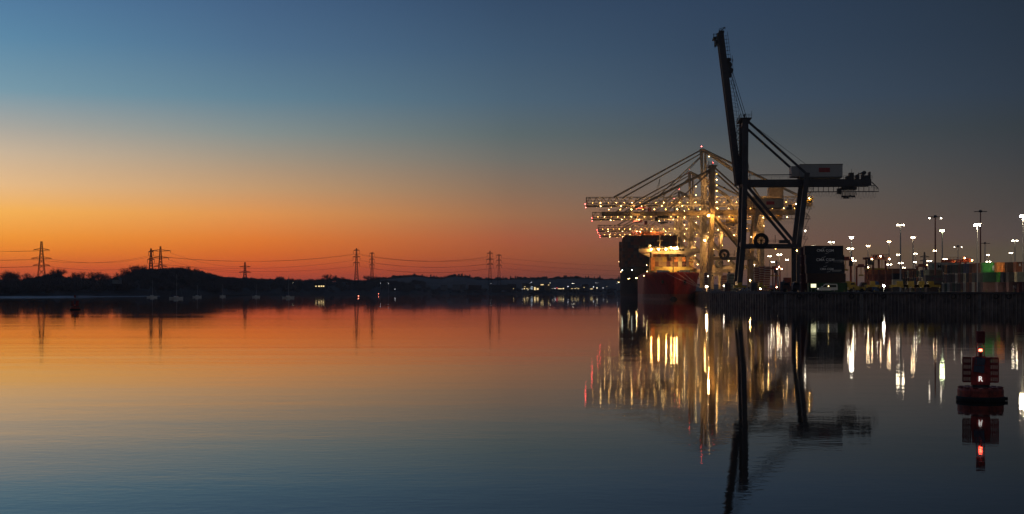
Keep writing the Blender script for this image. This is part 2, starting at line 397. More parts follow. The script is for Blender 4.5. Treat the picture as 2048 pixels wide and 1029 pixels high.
spots = [(10, 539, 'bare tree at the far left edge of the far shore skyline'), (25, 538, 'bare tree second from the left edge on the skyline'), (38, 541, 'bare spreading tree third from the left edge on the skyline'),
 (61, 543, 'small bare tree just left of the leftmost pylon'), (104, 538, 'bare tree right beside the leftmost pylon'), (116, 533, 'tallest bare tree just right of the leftmost pylon'),
 (155, 541, 'bare tree leftmost of the thin row in the skyline dip'), (168, 539, 'bare tree second in the thin row in the skyline dip'), (181, 540, 'full bare tree third in the thin row in the skyline dip'),
 (197, 541, 'bare see-through tree at the right of the thin row in the dip'), (209, 544, 'small bare tree at the foot of the rise left of the hill'), (240, 541, 'bare tree leaning on the rising left flank of the hill'),
 (254, 533, 'bare tree high on the left flank of the hill'), (268, 527, 'bare tree left of the two on the hilltop beside the paired pylons'), (281, 527, 'bare tree right of the two on the hilltop beside the paired pylons'), (372, 531, 'bare tree on the right shoulder of the hill'),
 (565, 551, 'small dark tree standing out of the low wood mid shore'), (655, 546, 'broad bare tree above the lit farmhouse'), (668, 549, 'bare tree just right of the broad one above the lit farmhouse'), (683, 552, 'small bare tree left of the tall middle pylon'),
 (739, 549, 'bare tree at the foot of the shorter middle pylon'), (751, 550, 'bare tree just right of the shorter middle pylon foot')]
for i, (xi, yt, lb) in enumerate(spots):
    r0, hh = TREES[i % 4]; r = r0 if i < 4 else copy_tree(r0)
    g = ground_at(xi, 1.0); D = g.y-6; zt = CAMZ+(HY-yt)/F*D; base = g.z-1; s = max(.5, (zt-base)/hh*1.0)
    r.location = ((xi-1024)/F*D, D, base); r.scale = (s*1.05, s*1.05, s); r.rotation_euler = (0, 0, i*1.3); tag(r, lb, 'tree', 'bare trees on the far skyline')

# ------------------------------------------------------------------ pylons and cables
def pylon(xi, ytop, D, arms, yaw, label, bw=8.0, zb=2.0, hang=5.0, k=1.6):
    p = at(xi, ytop, D); H = p.z-zb; r = empty('electricity_pylon', (p.x, p.y, zb), yaw); mb = MB(); w0 = .42*k; w1 = .26*k
    def hw(z): return (bw/2)*(1-z/H)**1.15+.55 if z < H*.55 else max(.55, ((bw/2)*(.45)**1.15+.55)*(1-(z-H*.55)/(H*.45))+.6*((z-H*.55)/(H*.45)))
    zs = [0]; 
    while zs[-1] < H-1.5: zs.append(min(H, zs[-1]+max(2.2, hw(zs[-1])*1.9)))
    for a, c in zip(zs, zs[1:]):
        A, B_ = hw(a), hw(c)
        for sx_, sy_ in ((-1,-1),(1,-1),(1,1),(-1,1)): mb.bar((sx_*A, sy_*A, a), (sx_*B_, sy_*B_, c), w0)
        for sy_ in (-1, 1):
            mb.bar((-A, sy_*A, a), (B_, sy_*B_, c), w1); mb.bar((A, sy_*A, a), (-B_, sy_*B_, c), w1)
            mb.bar((sy_*A, -A, a), (sy_*B_, B_, c), w1)
    mb.build('tower', LATT, r); ends = []
    for yy, half in arms:
        z = at(xi, yy, D).z-zb; half = half/F*D
        am = MB(); q = hw(z)
        am.bar((-q, 0, z-.6), (q, 0, z-.6), w1)
        for s in (-1, 1):
            am.bar((s*q, 0, z+1.6), (s*half, 0, z), w1*1.7); am.bar((s*q, 0, z-.6), (s*half, 0, z-.1), w1*1.7)
            for e in (.35, .68): am.bar((s*(q+(half-q)*e), 0, z-.5+.4*e), (s*(q+(half-q)*e), 0, z+1.6*(1-e)), w1)
            if hang: am.bar((s*half, 0, z), (s*half, 0, z-hang), .30*k)
            M = Matrix.Rotation(yaw, 3, 'Z'); ends.append(Vector((p.x, p.y, zb))+M @ Vector((s*half, 0, z-hang)))
        am.build('crossarm', LATT, r)
    tag(r, label, 'pylon', 'electricity pylons beyond the water'); return ends
P1 = pylon(83, 481, 1650, [(500, 15), (517, 19), (531, 16)], R(8), 'tall dark lattice pylon standing alone at the far left', zb=14, hang=1.2, k=1.15)
P2 = pylon(321, 492, 2200, [(502, 20), (516, 16), (533, 13)], R(5), 'wide-armed lattice pylon above the hill, right one of its pair', zb=14, hang=3)
P3 = pylon(302, 497, 2300, [(504, 5), (519, 7)], R(0), 'narrow lattice pylon above the hill, left one of its pair', zb=14, hang=6)
P4 = pylon(490, 524, 2500, [(534, 11), (545, 12)], R(0), 'short lattice pylon just above the wood, right of the hill', zb=4, hang=0)
P5 = pylon(713, 497, 2700, [(501, 5.5), (514, 7), (526, 6.2)], R(0), 'tallest pylon of the middle pair, with drooping insulators', zb=3, hang=6.5)
P6 = pylon(744, 505, 3000, [(507, 4.5), (519, 5.0), (530, 5)], R(0), 'shorter right-hand pylon of the middle pair', zb=3, hang=7)
P7 = pylon(980, 502, 3000, [(507, 5.5), (519, 7), (529, 6.4)], R(0), 'left pylon of the pair nearest the container port', zb=3, hang=7)
P8 = pylon(998, 508, 3200, [(511, 4.8), (521, 5.2), (531, 5)], R(0), 'right pylon of the pair nearest the container port', zb=3, hang=6)
P9 = pylon(1849, 505, 2400, [(514, 9), (522, 9), (531, 7)], R(0), 'dim pylon behind the lit container yard masts', zb=4, hang=2)
P10 = pylon(1553, 521, 3000, [(526, 6), (535, 6)], R(0), 'faint pylon seen through the legs of the dark crane', zb=4, hang=3)
P0 = [Vector((-620, 1250, z)) for z in (52, 52, 43, 43, 36, 36)]
def cable(a, b_, sag, label, r=.13):
    mb = MB(); n_ = 16; prev = None
    for i in range(n_+1):
        k = i/n_; p = a.lerp(b_, k); p.z -= sag*4*k*(1-k)
        if prev is not None: mb.tube(prev, p, r, n=4)
        prev = p.copy()
    tag(mb.build('power_cable', LATT), label, 'power cable', 'power cables strung between the pylons')
def span(A, B_, sag, lab, idx, r=.13):
    nm = ['top', 'top', 'middle', 'middle', 'lowest', 'lowest']; sd = ['near', 'far']
    for j, (i, k) in enumerate(idx):
        cable(A[i], B_[k], sag, f'{nm[i]} {sd[i % 2]} cable {lab}', r)
span(P0, P1, 5, 'running off left from the lone pylon', [(0, 0), (1, 1), (2, 2), (3, 3), (4, 4), (5, 5)], .10)
span(P1, P3, 7, 'from the lone pylon to the hill pylons', [(2, 0), (3, 1), (5, 3)], .12)
span(P2, P4, 5, 'from the hill pylons down to the short pylon', [(1, 0), (3, 2)], .12)
span(P3, P5, 11, 'from the hill pylons to the tall middle pylon', [(0, 0), (1, 1), (2, 2), (3, 4)], .14)
span(P5, P7, 11, 'between the middle pair and the port pair', [(0, 0), (1, 1), (3, 3), (5, 5)], .14)
span(P6, P8, 9, 'from the shorter middle pylon to the port pair', [(0, 0), (2, 2), (4, 4)], .14)
span(P8, [p+Vector((0, 0, -1)) for p in (P10[0], P10[1], P10[2], P10[3], P10[2]-Vector((0, 0, 9)), P10[3]-Vector((0, 0, 9)))], 11, 'from the port pair away behind the ships', [(1, 1), (3, 3), (5, 5)], .14)

# ------------------------------------------------------------------ far buildings and lights
def house(xi, yb, D, w, hgt, label, wins=(), m=None, yaw=0, roof=True, cool=False):
    p = at(xi, yb, D); r = empty('far_building', p, yaw); m = m or mat('dim_render', (.16, .14, .12), .9)
    MB().box((0, 0, hgt/2), (w, 10, hgt)).build('wall', m, r)
    if roof: MB().prism([(-w/2-.5, hgt), (w/2+.5, hgt), (w/2-2, hgt+3), (-w/2+2, hgt+3)], -5.4, 5.4).build('roof', DSTEEL, r)
    else: MB().box((0, 0, hgt+.3), (w+.6, 10.6, .6)).build('roof', DSTEEL, r)
    for wx, wz, ww, wh in wins: MB().box((wx, -5.06, wz), (ww, .1, wh)).build('window', E_WINC if cool else E_WIN, r)
    tag(r, label, 'building', 'buildings on the far shore'); return r
house(640, 576, 2490, 18, 5, 'farmhouse with a row of lit windows in the dark wood', [(-6, 2.5, 2, 1.6), (-1, 2.5, 3, 1.8), (3, 2.6, 2.5, 2), (6.5, 2.6, 2.4, 2)])
house(234, 568, 1520, 7, 4, 'small pale cottage on the wooded hillside', m=mat('pale_render', (.32, .32, .33), .9))
GL = mat('grey_clad', (.20, .20, .22), .9)
house(888, 581, 2780, 12, 9, 'grey industrial shed at the left of the far shore sheds', m=GL, roof=False)
house(912, 581, 2780, 13, 9.5, 'grey industrial shed second along the far shore sheds', m=GL, roof=False)
house(926, 580, 2790, 11, 9, 'grey industrial shed third along the far shore sheds', m=GL, roof=False)
house(950, 581, 2800, 24, 9, 'long brown shed dark beside the pylon pair', m=mat('brown_clad', (.08, .045, .04), .9), roof=False)
house(1000, 581, 2800, 40, 9.5, 'long dark shed behind the right-hand port pylon', m=DSTEEL, roof=False)
house(1024, 581, 2820, 16, 11, 'brownish flat-roofed shed left of the lit buildings', [(-4, 3, 1.2, 1), (3, 3, 1, 1)], m=mat('brown_clad', None), roof=False)
house(1055, 581, 2820, 20, 12, 'tall works building with dim warm window rows', [(-6, 3, 2, 2), (-1, 3, 2, 1.4), (4, 3.4, 3, 1.4), (-5, 7, 1.6, 1), (5, 7.5, 1, 1)], roof=False)
house(1063, 581, 2800, 9, 10, 'works building with bluish lit windows', [(0, 4, 4, .8), (1, 6.4, 4, .8), (1, 2.2, 4, .8)], cool=True, roof=False)
house(1072, 581, 2790, 12, 8, 'works hall glowing amber through a tall opening', [(-2.2, 3, 2.6, 5.5), (3, 2.4, 3.5, 3)], m=mat('ochre_render', (.30, .18, .08), .9), roof=False)
house(1084, 581, 2830, 8, 12, 'slim block with one wide lit top window', [(0, 10.4, 5.6, 1.6)], m=DSTEEL, roof=False)
house(1095, 581, 2840, 11, 11, 'ochre block at the right of the works', [(2, 10.0, 2.2, 1)], m=mat('ochre_render', None), roof=False)
house(1121, 580, 2850, 14, 4, 'low long building with a pale lit front', [(-1, 2, 8, 1.2), (5.4, 2.2, 1.8, 2.4)], roof=False)
house(1150, 580, 2850, 26, 4, 'low shed with a dim strip of windows', [(-6, 2.2, 3, .8), (0, 2.2, 3, .8), (6, 2.2, 3, .8)], roof=False)
house(1186, 580, 2850, 12, 4, 'low gatehouse left of the twin tall lamps', [(-3, 1.6, 5, 1.2)], roof=False)
house(1170, 578, 2900, 14, 6, 'small pitched house behind the far shore lamps', [(-2, 2.6, 1.4, 1.2)])
def far_lamp(xi, yl, D, label, m=E_FAR, rr=.7, zb=2.5, heads=1):
    p = at(xi, yl, D); r = empty('street_lamp', (p.x, p.y, zb)); H = p.z-zb
    MB().tube((0, 0, 0), (0, 0, H), .22, .12, 6).bar((0, 0, H), (0, -1.2, H+.1), .2).build('pole', GALV, r)
    for i in range(heads):
        MB().ball(((i-(heads-1)/2)*2.8, -1.2, H-.35), rr*.55, 8, 5, .7).build('lamp_head', m, r)
    tag(r, label, 'street lamp', 'lamps on the far shore')
far_lamp(1060.5, 566, 2780, 'faint white lamp left of the two above the works', E_FARW, .5)
far_lamp(1063.5, 565, 2780, 'brighter white lamp right of the two above the works', E_FARW, .8)
far_lamp(1100, 566, 2780, 'lamp above the ochre block', E_FAR, .8)
far_lamp(1044.5, 578, 2760, 'low lamp at the left end of the works', E_FARW, .6)
far_lamp(1056, 579.5, 2760, 'low warm lamp before the tall works building', E_FAR, .8)
far_lamp(1106, 577, 2760, 'white lamp left of the red light on the far shore', E_FAR, .5)
far_lamp(1110, 577, 2760, 'bright white lamp beside the red light', E_FARW, 1.1)
far_lamp(1114, 576, 2760, 'red lamp beside the bright white one on the far shore', E_FARR, 1.2)
far_lamp(1126, 577, 2760, 'pale yellow lamp right of the low lit building', E_FAR, .8)
far_lamp(1136, 573, 2760, 'lone bright lamp in the middle of the far shore', E_FARW, 1.25)
far_lamp(1153, 576, 2760, 'small dim lamp before the strip-windowed shed', E_FAR, .5)
far_lamp(1187, 574, 2760, 'bright lamp left of the yellow one near the dark ship', E_FARW, 1.25)
far_lamp(1194, 576, 2760, 'brightest yellowish lamp near the dark ship', E_FAR, 1.4)
far_lamp(1192.5, 566, 2790, 'twin-headed tall lamp near the dark ship', E_FARW, .5, heads=2)
far_lamp(1146, 567, 2790, 'twin-headed tall lamp in the middle of the far shore', mat('far_dim', None, emit=(1, .9, .7), es=9), .8, heads=2)
far_lamp(1206, 576, 2760, 'white lamp third from the dark ship', E_FARW, .9)
far_lamp(1214, 573.5, 2800, 'small lamp second from the dark ship', E_FAR, .6)
far_lamp(1234.5, 566, 2760, 'small lamp close beside the dark ship side', E_FARW, .6)
far_lamp(586, 565.5, 2440, 'tiny dim lamp among the trees above the right-hand yacht', E_FAR, .35)
far_lamp(761, 566.5, 2650, 'left one of two small lamps right of the middle pylons', E_FARW, .6)
far_lamp(777, 566.5, 2650, 'right one of two small lamps right of the middle pylons', E_FARW, .6)
far_lamp(790, 578.5, 2650, 'small white lamp low on the shore right of the middle pylons', E_FARW, .7)
far_lamp(982, 567, 2760, 'small lamp between the port pylons', E_FARW, .6)
for xi, yl, D, lb in ((717, 592.5, 1300, 'red-lit channel post below the tall middle pylon'), (757, 588, 2000, 'pink-lit channel post right of the other one')):
    p = at(xi, yl, D); r = empty('channel_post', (p.x, p.y, 0)); MB().tube((0, 0, -1), (0, 0, max(p.z-.3, .6)), .18, n=6).box((0, 0, .5), (.9, .9, .4)).build('post', REDP, r)
    MB().ball((0, 0, p.z), .38, 8, 5).build('lamp', emi('post_lamp', (1, .22, .14), 8), r); tag(r, lb, 'channel marker')

# ------------------------------------------------------------------ yachts
HULLW = mat('yacht_hull', (.82, .82, .80), .4, var=.1)
def yacht(xi, yw, hullpx, ymast, label, extra=False):
    D = CAMZ*F/(yw-HY); p = at(xi, yw, D); Lh = hullpx/F*D; r = empty('moored_yacht', (p.x, p.y, 0), 0)
    mb = MB(); n_ = 12; secs = []
    for i in range(n_+1):
        k = i/n_; x = (k-.5)*Lh; wd = Lh*.15*math.sin(math.pi*min(1, .12+k*.88)**.8)+.05; dk = 1.0+.35*k**2+(.1 if k < .1 else 0)
        if i == n_: wd = .04; x += .3
        secs.append([(x-.35*(k-.5), -wd*.6, -.2), (x, -wd, dk), (x, wd, dk), (x-.35*(k-.5), wd*.6, -.2)])
    for s in secs: mb.v += s
    for i in range(n_):
        for j in range(4): mb.f.append((i*4+j, i*4+(j+1) % 4, i*4+4+(j+1) % 4, i*4+4+j))
    mb.f += [(0, 1, 2, 3), (n_*4+3, n_*4+2, n_*4+1, n_*4)]
    mb.build('hull', HULLW, r)
    MB().prism([(-Lh*.16, 1.0), (Lh*.2, 1.05), (Lh*.13, 1.75), (-Lh*.15, 1.8)], -Lh*.07, Lh*.07).build('cabin', HULLW, r)
    H = at(xi, ymast, D).z
    MB().tube((Lh*.05, 0, 1), (Lh*.05, 0, H), .15, .10, 6).build('mast', GALV, r)
    MB().tube((Lh*.05, 0, 2.3), (-Lh*.36, 0, 2.4), .2, .16, 6).build('boom', mat('sail_cover', (.10, .12, .2), .9), r)
    MB().bar((Lh*.05, 0, H*.97), (Lh*.5, 0, 1.4), .05).bar((Lh*.05, 0, H), (-Lh*.5, 0, 1.1), .05).build('stays', GALV, r)
    tag(r, label, 'yacht', 'yachts moored off the far shore')
yacht(304, 595.5, 20, 561, 'small white yacht leftmost of the moored row')
yacht(352, 598, 27, 549, 'largest white yacht with the tallest mast, second from left')
yacht(394, 595, 17, 571, 'dim yacht just right of the largest one')
yacht(445, 594, 11, 568, 'small dark yacht alone under the right flank of the hill')
yacht(512, 595, 15, 568, 'pale yacht between the small dark one and the rightmost')
yacht(576, 596.5, 24, 553, 'broad yacht with long deck, rightmost of the moored row')

# ------------------------------------------------------------------ quay
RT = math.atan(.076); DY = -RT
QZ = 5.0
def railX(y): return 93.2+.076*(y-600)
edge = [(700, 300), (250, 349.6), (83, 480), (80, 600), (100, 720), (100+.0785*3000, 3720)]
mb = MB().add([(x, y, QZ) for x, y in edge]+[(1400, 3720, QZ), (1400, 300, QZ)], [tuple(range(8))])
qa = mb.build('quay_ground', CONC); tag(qa, kind='structure')
root = empty('quay_wall', (83, 480, 0))
LITRIB = mat('lit_rib_face', (.46, .36, .30), .6, scale=.4, c2=(.12, .09, .07))  # lamp light on the outer rib faces, put into their colour
def wall(seq, pitch, name):
    mb = MB()
    for (a, b_) in zip(seq, seq[1:]):
        a = Vector((*a, 0)); b_ = Vector((*b_, 0)); d = (b_-a); ln = d.length; d.normalize(); nrm = Vector((d.y, -d.x, 0))
        if nrm.y > 0 and abs(d.x) > .5: nrm = -nrm
        if abs(d.x) <= .5 and nrm.x > 0: nrm = -nrm
        n_ = int(ln/pitch); pts = []; dp = .26*pitch
        for i in range(n_):
            s0 = ln*i/n_; w = ln/n_
            for q, o in ((0, 0), (.32, 0), (.42, dp), (.58, dp), (.68, 0)): pts.append(a+d*(s0+q*w)+nrm*o)
        pts.append(b_); o = len(mb.v)
        for p in pts:
            mb.v.append((p.x-83, p.y-480, -1.0)); mb.v.append((p.x-83, p.y-480, QZ-.62))
        for i in range(len(pts)-1): mb.f.append((o+2*i, o+2*i+2, o+2*i+3, o+2*i+1))
    o = mb.build(name, PILE, root); o.data.materials.append(LITRIB)
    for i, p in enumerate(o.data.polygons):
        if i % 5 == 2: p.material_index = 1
    return o
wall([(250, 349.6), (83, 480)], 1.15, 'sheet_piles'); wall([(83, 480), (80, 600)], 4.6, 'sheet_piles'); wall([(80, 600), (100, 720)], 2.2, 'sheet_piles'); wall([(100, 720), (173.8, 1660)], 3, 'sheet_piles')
mb = MB()
for a, b_ in zip(edge[:-1], edge[1:]):
    a = Vector((*a, 0)); b_ = Vector((*b_, 0)); mb.bar((a.x-83, a.y-480, QZ-.31), (b_.x-83, b_.y-480, QZ-.31), .60, 1.1)
mb.build('capping_beam', mat('cap_concrete', (.13, .11, .10), .9, c2=(.06, .05, .05)), root)
tag(root, 'dark ribbed sheet pile wall with a concrete cap rising from the water', 'quay wall')
# tyre fenders, ladders, bollards
ladder = MB()
for s in (-.25, .25): ladder.tube((s, 0, 0), (s, 0, 4.2), .05, n=5)
for i in range(13): ladder.tube((-.25, 0, .2+i*.32), (.25, 0, .2+i*.32), .03, n=4)
LM = mesh_only(ladder, 'quay_ladder')
def quay_pt(xi, off=0):    # point on the near quay edge seen at image column xi
    for (a, b_) in ((edge[2], edge[1]), (edge[2], edge[3])):
        a = Vector(a); b_ = Vector(b_); m_ = (xi-1024)/F
        den = (b_.x-a.x)-m_*(b_.y-a.y); k = (m_*a.y-a.x)/den
        if -.01 <= k <= 1.01: q = a.lerp(b_, k); return Vector((q.x, q.y+off, QZ))
    return Vector(((xi-1024)/F*480, 480+off, QZ))
for i, (xi, where) in enumerate(((1570, 'right of the corner, under the dark crane'), (1722, 'in the middle of the right-hand wall'), (1958, 'behind the red buoy'))):
    q = quay_pt(xi, -.75); o = part('quay_ladder', LM, GALV, None, (q.x, q.y, .1)); tag(o, f'steel ladder down the quay wall {where}', 'ladder', 'ladders on the quay wall')
bol = MB().lathe([(0, 0), (.42, 0), (.34, .1), (.26, .55), (.42, .7), (.42, .85), (.2, .95), (0, .96)], 12)
bol.v = [(x*.7, y*.7, z*.7) for x, y, z in bol.v]; BM = mesh_only(bol, 'mooring_bollard')
wheres = ['at the ship end of the quay', 'below the cream crane leg', 'left of the dark crane feet', 'right under the portal of the dark crane', 'at the quay corner', 'before the dark tractor', 'left of the lit sign', 'right of the white van', 'before the straddle carriers', 'before the yellow spreaders', 'below the left end of the container block', 'right below the striped container ends', 'before the green container', 'at the right end of the quay']
for xi, wv_ in zip([1432, 1455, 1476, 1510, 1540, 1575, 1612, 1690, 1750, 1825, 1880, 1925, 1975, 2030], wheres):
    q = quay_pt(xi, .9); o = part('mooring_bollard', BM, mat('bollard_paint', (.22, .18, .08), .6), None, q); tag(o, 'mooring bollard '+wv_, 'bollard', 'bollards along the quay edge')
FEN = mesh_only(MB().lathe([(.55, -.18), (.75, -.18), (.8, 0), (.75, .18), (.55, .18), (.5, 0), (.55, -.18)], 16, axis='y'), 'tyre_fender')
for xi, wv_ in zip([1598, 1640, 1702, 1765, 1842, 1905, 1935, 1990, 2016], ['left of the van', 'below the van', 'right of the dark stack', 'below the carriers', 'below the spreaders', 'below the left of the block', 'below the middle of the block', 'below the green container', 'near the right edge']):
    q = quay_pt(xi, -.8); o = part('tyre_fender', FEN, BLACK, None, (q.x, q.y, QZ-1.3)); tag(o, 'black tyre fender hung on the quay wall '+wv_, 'tyre fender', 'tyre fenders on the quay wall')

# ------------------------------------------------------------------ cranes
def bulbs(r, pts, m=E_BULB, me=None, name='lamp'):
    for i, p in enumerate(pts): part(name, me or BULB, (VAR[(i*5+len(pts)) % 4] if m is E_BULB else m), r, p)
def box_crane(Y, M, raised, house_m, label):
    """older crane: box girder boom, gauge 21 m, girder 43 m up, apex 69 m"""
    r = empty('quay_crane', (railX(Y), Y, QZ), DY)
    W = 18.0
    for y in (0, W):
        mb = MB(); mb.bar((-2.2, y, 2.4), (-.6, y, 20), 2.0, 1.9); mb.bar((-.6, y, 20), (0, y, 43), 2.0, 2.2); mb.bar((0, y, 43), (.2, y, 69), 2.3, 1.6); mb.build('seaside_leg', M, r)
        mb = MB(); mb.bar((21.3, y, 2.4), (21.3, y, 19), 1.9, 1.6); mb.bar((21.3, y, 19), (24.6, y, 47.5), 1.9, 1.8); mb.build('landside_leg', M, r)
        MB().bar((-1, y, 18.4), (22, y, 18.4), 1.4, 2.0).build('portal_beam', M, r)
        MB().bar((1.0, y, 42.2), (19.8, y, 19.5), 1.15, .9).build('diagonal_brace', M, r)
        mb = MB(); mb.bar((.8, y, 68.5), (23.8, y, 47.5), .9, .8); mb.build('backstay', M, r)
        for x in (-1.9, 21.3):
            mb = MB(); mb.box((x, y, 2.1), (1.3, 5.4, 1.0)); 
            for k in (-1.9, -.65, .65, 1.9): mb.lathe([(0, -.25), (.55, -.25), (.55, .25), (0, .25)], 12, (x, y+k, .55), 'y') if False else mb.add(*_wheel(x, y+k))
            mb.build('bogie', DSTEEL, r)
    mb = MB()
    for x, z in ((-.4, 19.4), (0, 43.6), (21.4, 18.4), (24.4, 43.6), (.2, 68), (-2.0, 3.4), (21.3, 3.4)): mb.bar((x, 0, z), (x, W, z), 1.4, 1.4)
    mb.build('cross_beam', M, r)
    g = MB()
    for y in (5.2, 12.8): g.bar((-1.0, y, 43.9), (50.5, y, 43.9), 2.6, 1.5)
    g.rail((1, 4.2, 45.2), (24, 4.2, 45.2), 1.1).bar((2, 4.2, 47.0), (19, 4.2, 47.0), .35)
    for x in (-.5, 24, 36, 50): g.box((x, 9, 43.9), (1.0, 6.5, 1.6))
    g.build('girder', M, r)
    # machinery house with its sign panel
    h_ = MB().box((30.6, 9, 48.4), (16.8, 11, 5.2)); h_.box((20.6, 9, 48.4), (3.4, 9, 4.2)); hs = h_.build('machinery_house', house_m, r)
    MB().box((30.6, 9, 51.1), (17.1, 11.3, .22)).build('roof', DSTEEL, hs)
    MB().box((31.8, 3.44, 48.8), (4.4, .08, 1.8)).build('sign_panel', mat('red_sign', (.35, .02, .03), .5), hs)
    MB().box((30.6, 3.46, 45.95), (16.8, .1, .3)).build('skirt', DSTEEL, hs)
    # festoon track under the back girder
    f_ = MB(); f_.bar((25, 4.2, 40.1), (51.5, 4.2, 40.1), .35); f_.bar((25, 4.2, 42.5), (51.5, 4.2, 42.5), .25)
    for i in range(14): f_.bar((25.5+i*2, 4.2, 40), (25.5+i*2, 4.2, 42.6), .22)
    f_.bar((50.5, 4.2, 44), (53.2, 4.2, 41.3), .35); f_.bar((53.4, 4.2, 40.1), (51.2, 4.2, 40.1), .3); f_.rail((50.5, 4.2, 41.6), (53.4, 4.2, 40.2), .8, .08, 1)
    for i in range(20):
        x = 26.4+i*1.33; d = 1.9 if x < 37 else 2.7; pr = None
        for k in range(9):
            a = math.pi*k/8; q = (x-.5*math.cos(a), 4.2, 40-d*math.sin(a)*(.9 if i % 3 else 1.1))
            if pr: f_.bar(pr, q, .07)
            pr = q
    f_.build('festoon_track', M, r)
    # back platform machinery
    e = MB(); e.rail((39.5, 4.4, 45.2), (50.8, 4.4, 45.2), 1.3, .12, 1.4)
    for x, z, w, hh in ((43, 46.6, 1.7, 2.6), (41.4, 45.9, 1.0, 1.2), (45.4, 46.1, 1.3, 1.8), (47.5, 46.5, .8, 2.4), (48.9, 46, 1.6, 1.6), (50.2, 46.7, .6, 3.0)): e.box((x, 8, z), (w, 4, hh))
    e.bar((44.4, 8, 46.6), (48.5, 8, 48.6), .4).bar((46, 8, 48), (46, 8, 45.4), .3).bar((43.2, 8, 47.5), (43.2, 8, 49.5), .12).tube((48, 6, 47.8), (48, 10, 47.8), .8, n=10)
    e.build('platform_machinery', DSTEEL, r)
    # trolley and spreader
    if raised:
        tx_ = 42
    else: tx_ = -27
    tr = MB(); tr.box((tx_, 9, 41.6), (6, 6.4, 1.0)); tr.box((tx_-3.6, 9, 40.6), (1.7, 2.4, 2.2))
    for x in (tx_-2.5, tx_-1.2, tx_, tx_+1.2, tx_+2.5):
        for y in (7, 11): tr.bar((x, y, 41.5), (x, y, 38.7), .14)
    tr.build('trolley', DSTEEL, r)
    sp = MB(); sp.box((tx_, 9, 38.5), (5.4, 2.2, .6)); sp.box((tx_, 3.2, 38.2), (2.4, .5, .5)); sp.box((tx_, 14.8, 38.2), (2.4, .5, .5)); sp.bar((tx_, 3, 38.4), (tx_, 15, 38.4), .6); sp.rail((tx_-3.2, 7.4, 38.8), (tx_+3.2, 7.4, 38.8), 1.0, .12, .9)
    for i in range(6): sp.bar((tx_-2.6+i*1.05, 7.8, 38.2), (tx_-2.6+i*1.05, 7.8, 37.5), .16)
    sp.build('spreader', DSTEEL, r)
    # apex platform
    a_ = MB().box((.3, 9, 69.4), (4.6, 20.5, .35)); a_.rail((-2, -1.2, 69.6), (2.6, -1.2, 69.6), 1.3, .12, 1.1).rail((-2, 19.2, 69.6), (2.6, 19.2, 69.6), 1.3, .12, 1.1); a_.rail((-2, -1.2, 69.6), (-2, 19.2, 69.6), 1.3, .1, 3)
    a_.bar((-.2, -.6, 69.5), (-.2, -.6, 71), .5).bar((2.6, -1, 69.5), (2.6, -1, 72.2), .15); a_.build('apex_platform', M, r)
    # stair and ladder runs on the mast and landside leg
    st = MB()
    for z in range(3, 42, 4): st.box((22.5+max(0, (z-19))*.115+1.5, -.2, z+2), (2.0, 1.2, .12)); st.rail((21.8+max(0, (z-19))*.115, -.9, z+2), (24.6+max(0, (z-19))*.115, -.9, z+2), 1, .08, 1.3); st.bar((22.6+max(0, (z-19))*.115, -.6, z-1.8), (24.2+max(0, (z-19))*.115, -.6, z+2), .14)
    st.build('stairway', DSTEEL, r); st = MB()
    for z in range(46, 68, 3): st.box((-2.2, 5, z), (1.6, 1.6, .1)); st.bar((-2.9, 4.3, z-3), (-1.5, 5.6, z), .14); st.bar((-3, 4.2, z), (-3, 4.2, z+1.1), .1); st.bar((-1.3, 4.2, z), (-1.3, 4.2, z+1.1), .1)
    st.bar((-3, 4.2, 44), (-3, 4.2, 68), .16).bar((-1.3, 4.2, 44), (-1.3, 4.2, 68), .16)
    st.build('mast_ladder', DSTEEL, r)
    # cable reel on the portal beam
    c = (6.3, -1.1, 20.4); cr_ = MB(); cr_.lathe([(1.5, -.25), (2.9, -.45), (3.0, -.45), (3.0, .45), (2.9, .45), (1.5, .25), (1.5, -.25)], 28, c, 'y')
    for i in range(8):
        q = i*math.pi/4; cr_.bar(c, (c[0]+1.7*math.cos(q), c[1], c[2]+1.7*math.sin(q)), .16)
    cr_.box(c, (.9, .9, .9)).bar((6.3, -.9, 17.5), (6.3, -.9, 20.4), .6); cr_.build('cable_reel', BLACK if raised else DSTEEL, r)
    w = MB(); w.rail((9.5, -1, 19.5), (20.5, -1, 19.5), 1.1, .1, 1.6); w.box((15.6, -.4, 20.0), (4.2, 1.2, 1.3)); w.bar((11.9, -.6, 19.5), (11.9, -.6, 22.6), .2); w.build('walkway', DSTEEL, r)
    # boom
    bm = MB()
    if raised:
        A = Vector((-1.9, 0, 43.3)); B_ = Vector((-9.4, 0, 104.6))
        for y in (5.2, 12.8): bm.bar(A+Vector((0, y, 0)), B_+Vector((0, y, 0)), 2.5, 1.5)
        d = (B_-A).normalized(); nn = Vector((d.z, 0, -d.x))   # towards land
        for k in (.02, .25, .5, .75, .98): bm.bar(A.lerp(B_, k)+Vector((0, 4, 0)), A.lerp(B_, k)+Vector((0, 14, 0)), 1.0)
        bo = bm.build('boom', M, r)
        wk = MB(); o1 = nn*1.4; o2 = nn*3.0
        for y in (4.4, 13.6):
            for i in range(40):
                p = A.lerp(B_, i/40)+Vector((0, y, 0)); q = A.lerp(B_, (i+1)/40)+Vector((0, y, 0)); wk.bar(p+o2*(.9 if i > 26 else 1.05), q+o2*(.9 if i > 26 else 1.05), .12); wk.bar(p+o1, p+o2, .1)
                if i < 16: wk.bar(p+o1*1.2, q+o2*1.5, .14); wk.bar(p+o2*1.5, q+o2*1.5, .2)
        rl = -nn*1.5; wk.bar(A+rl+Vector((0, 4.4, 0)), B_+rl+Vector((0, 4.4, 0)), .28)
        wk.build('boom_walkway', DSTEEL, bo)
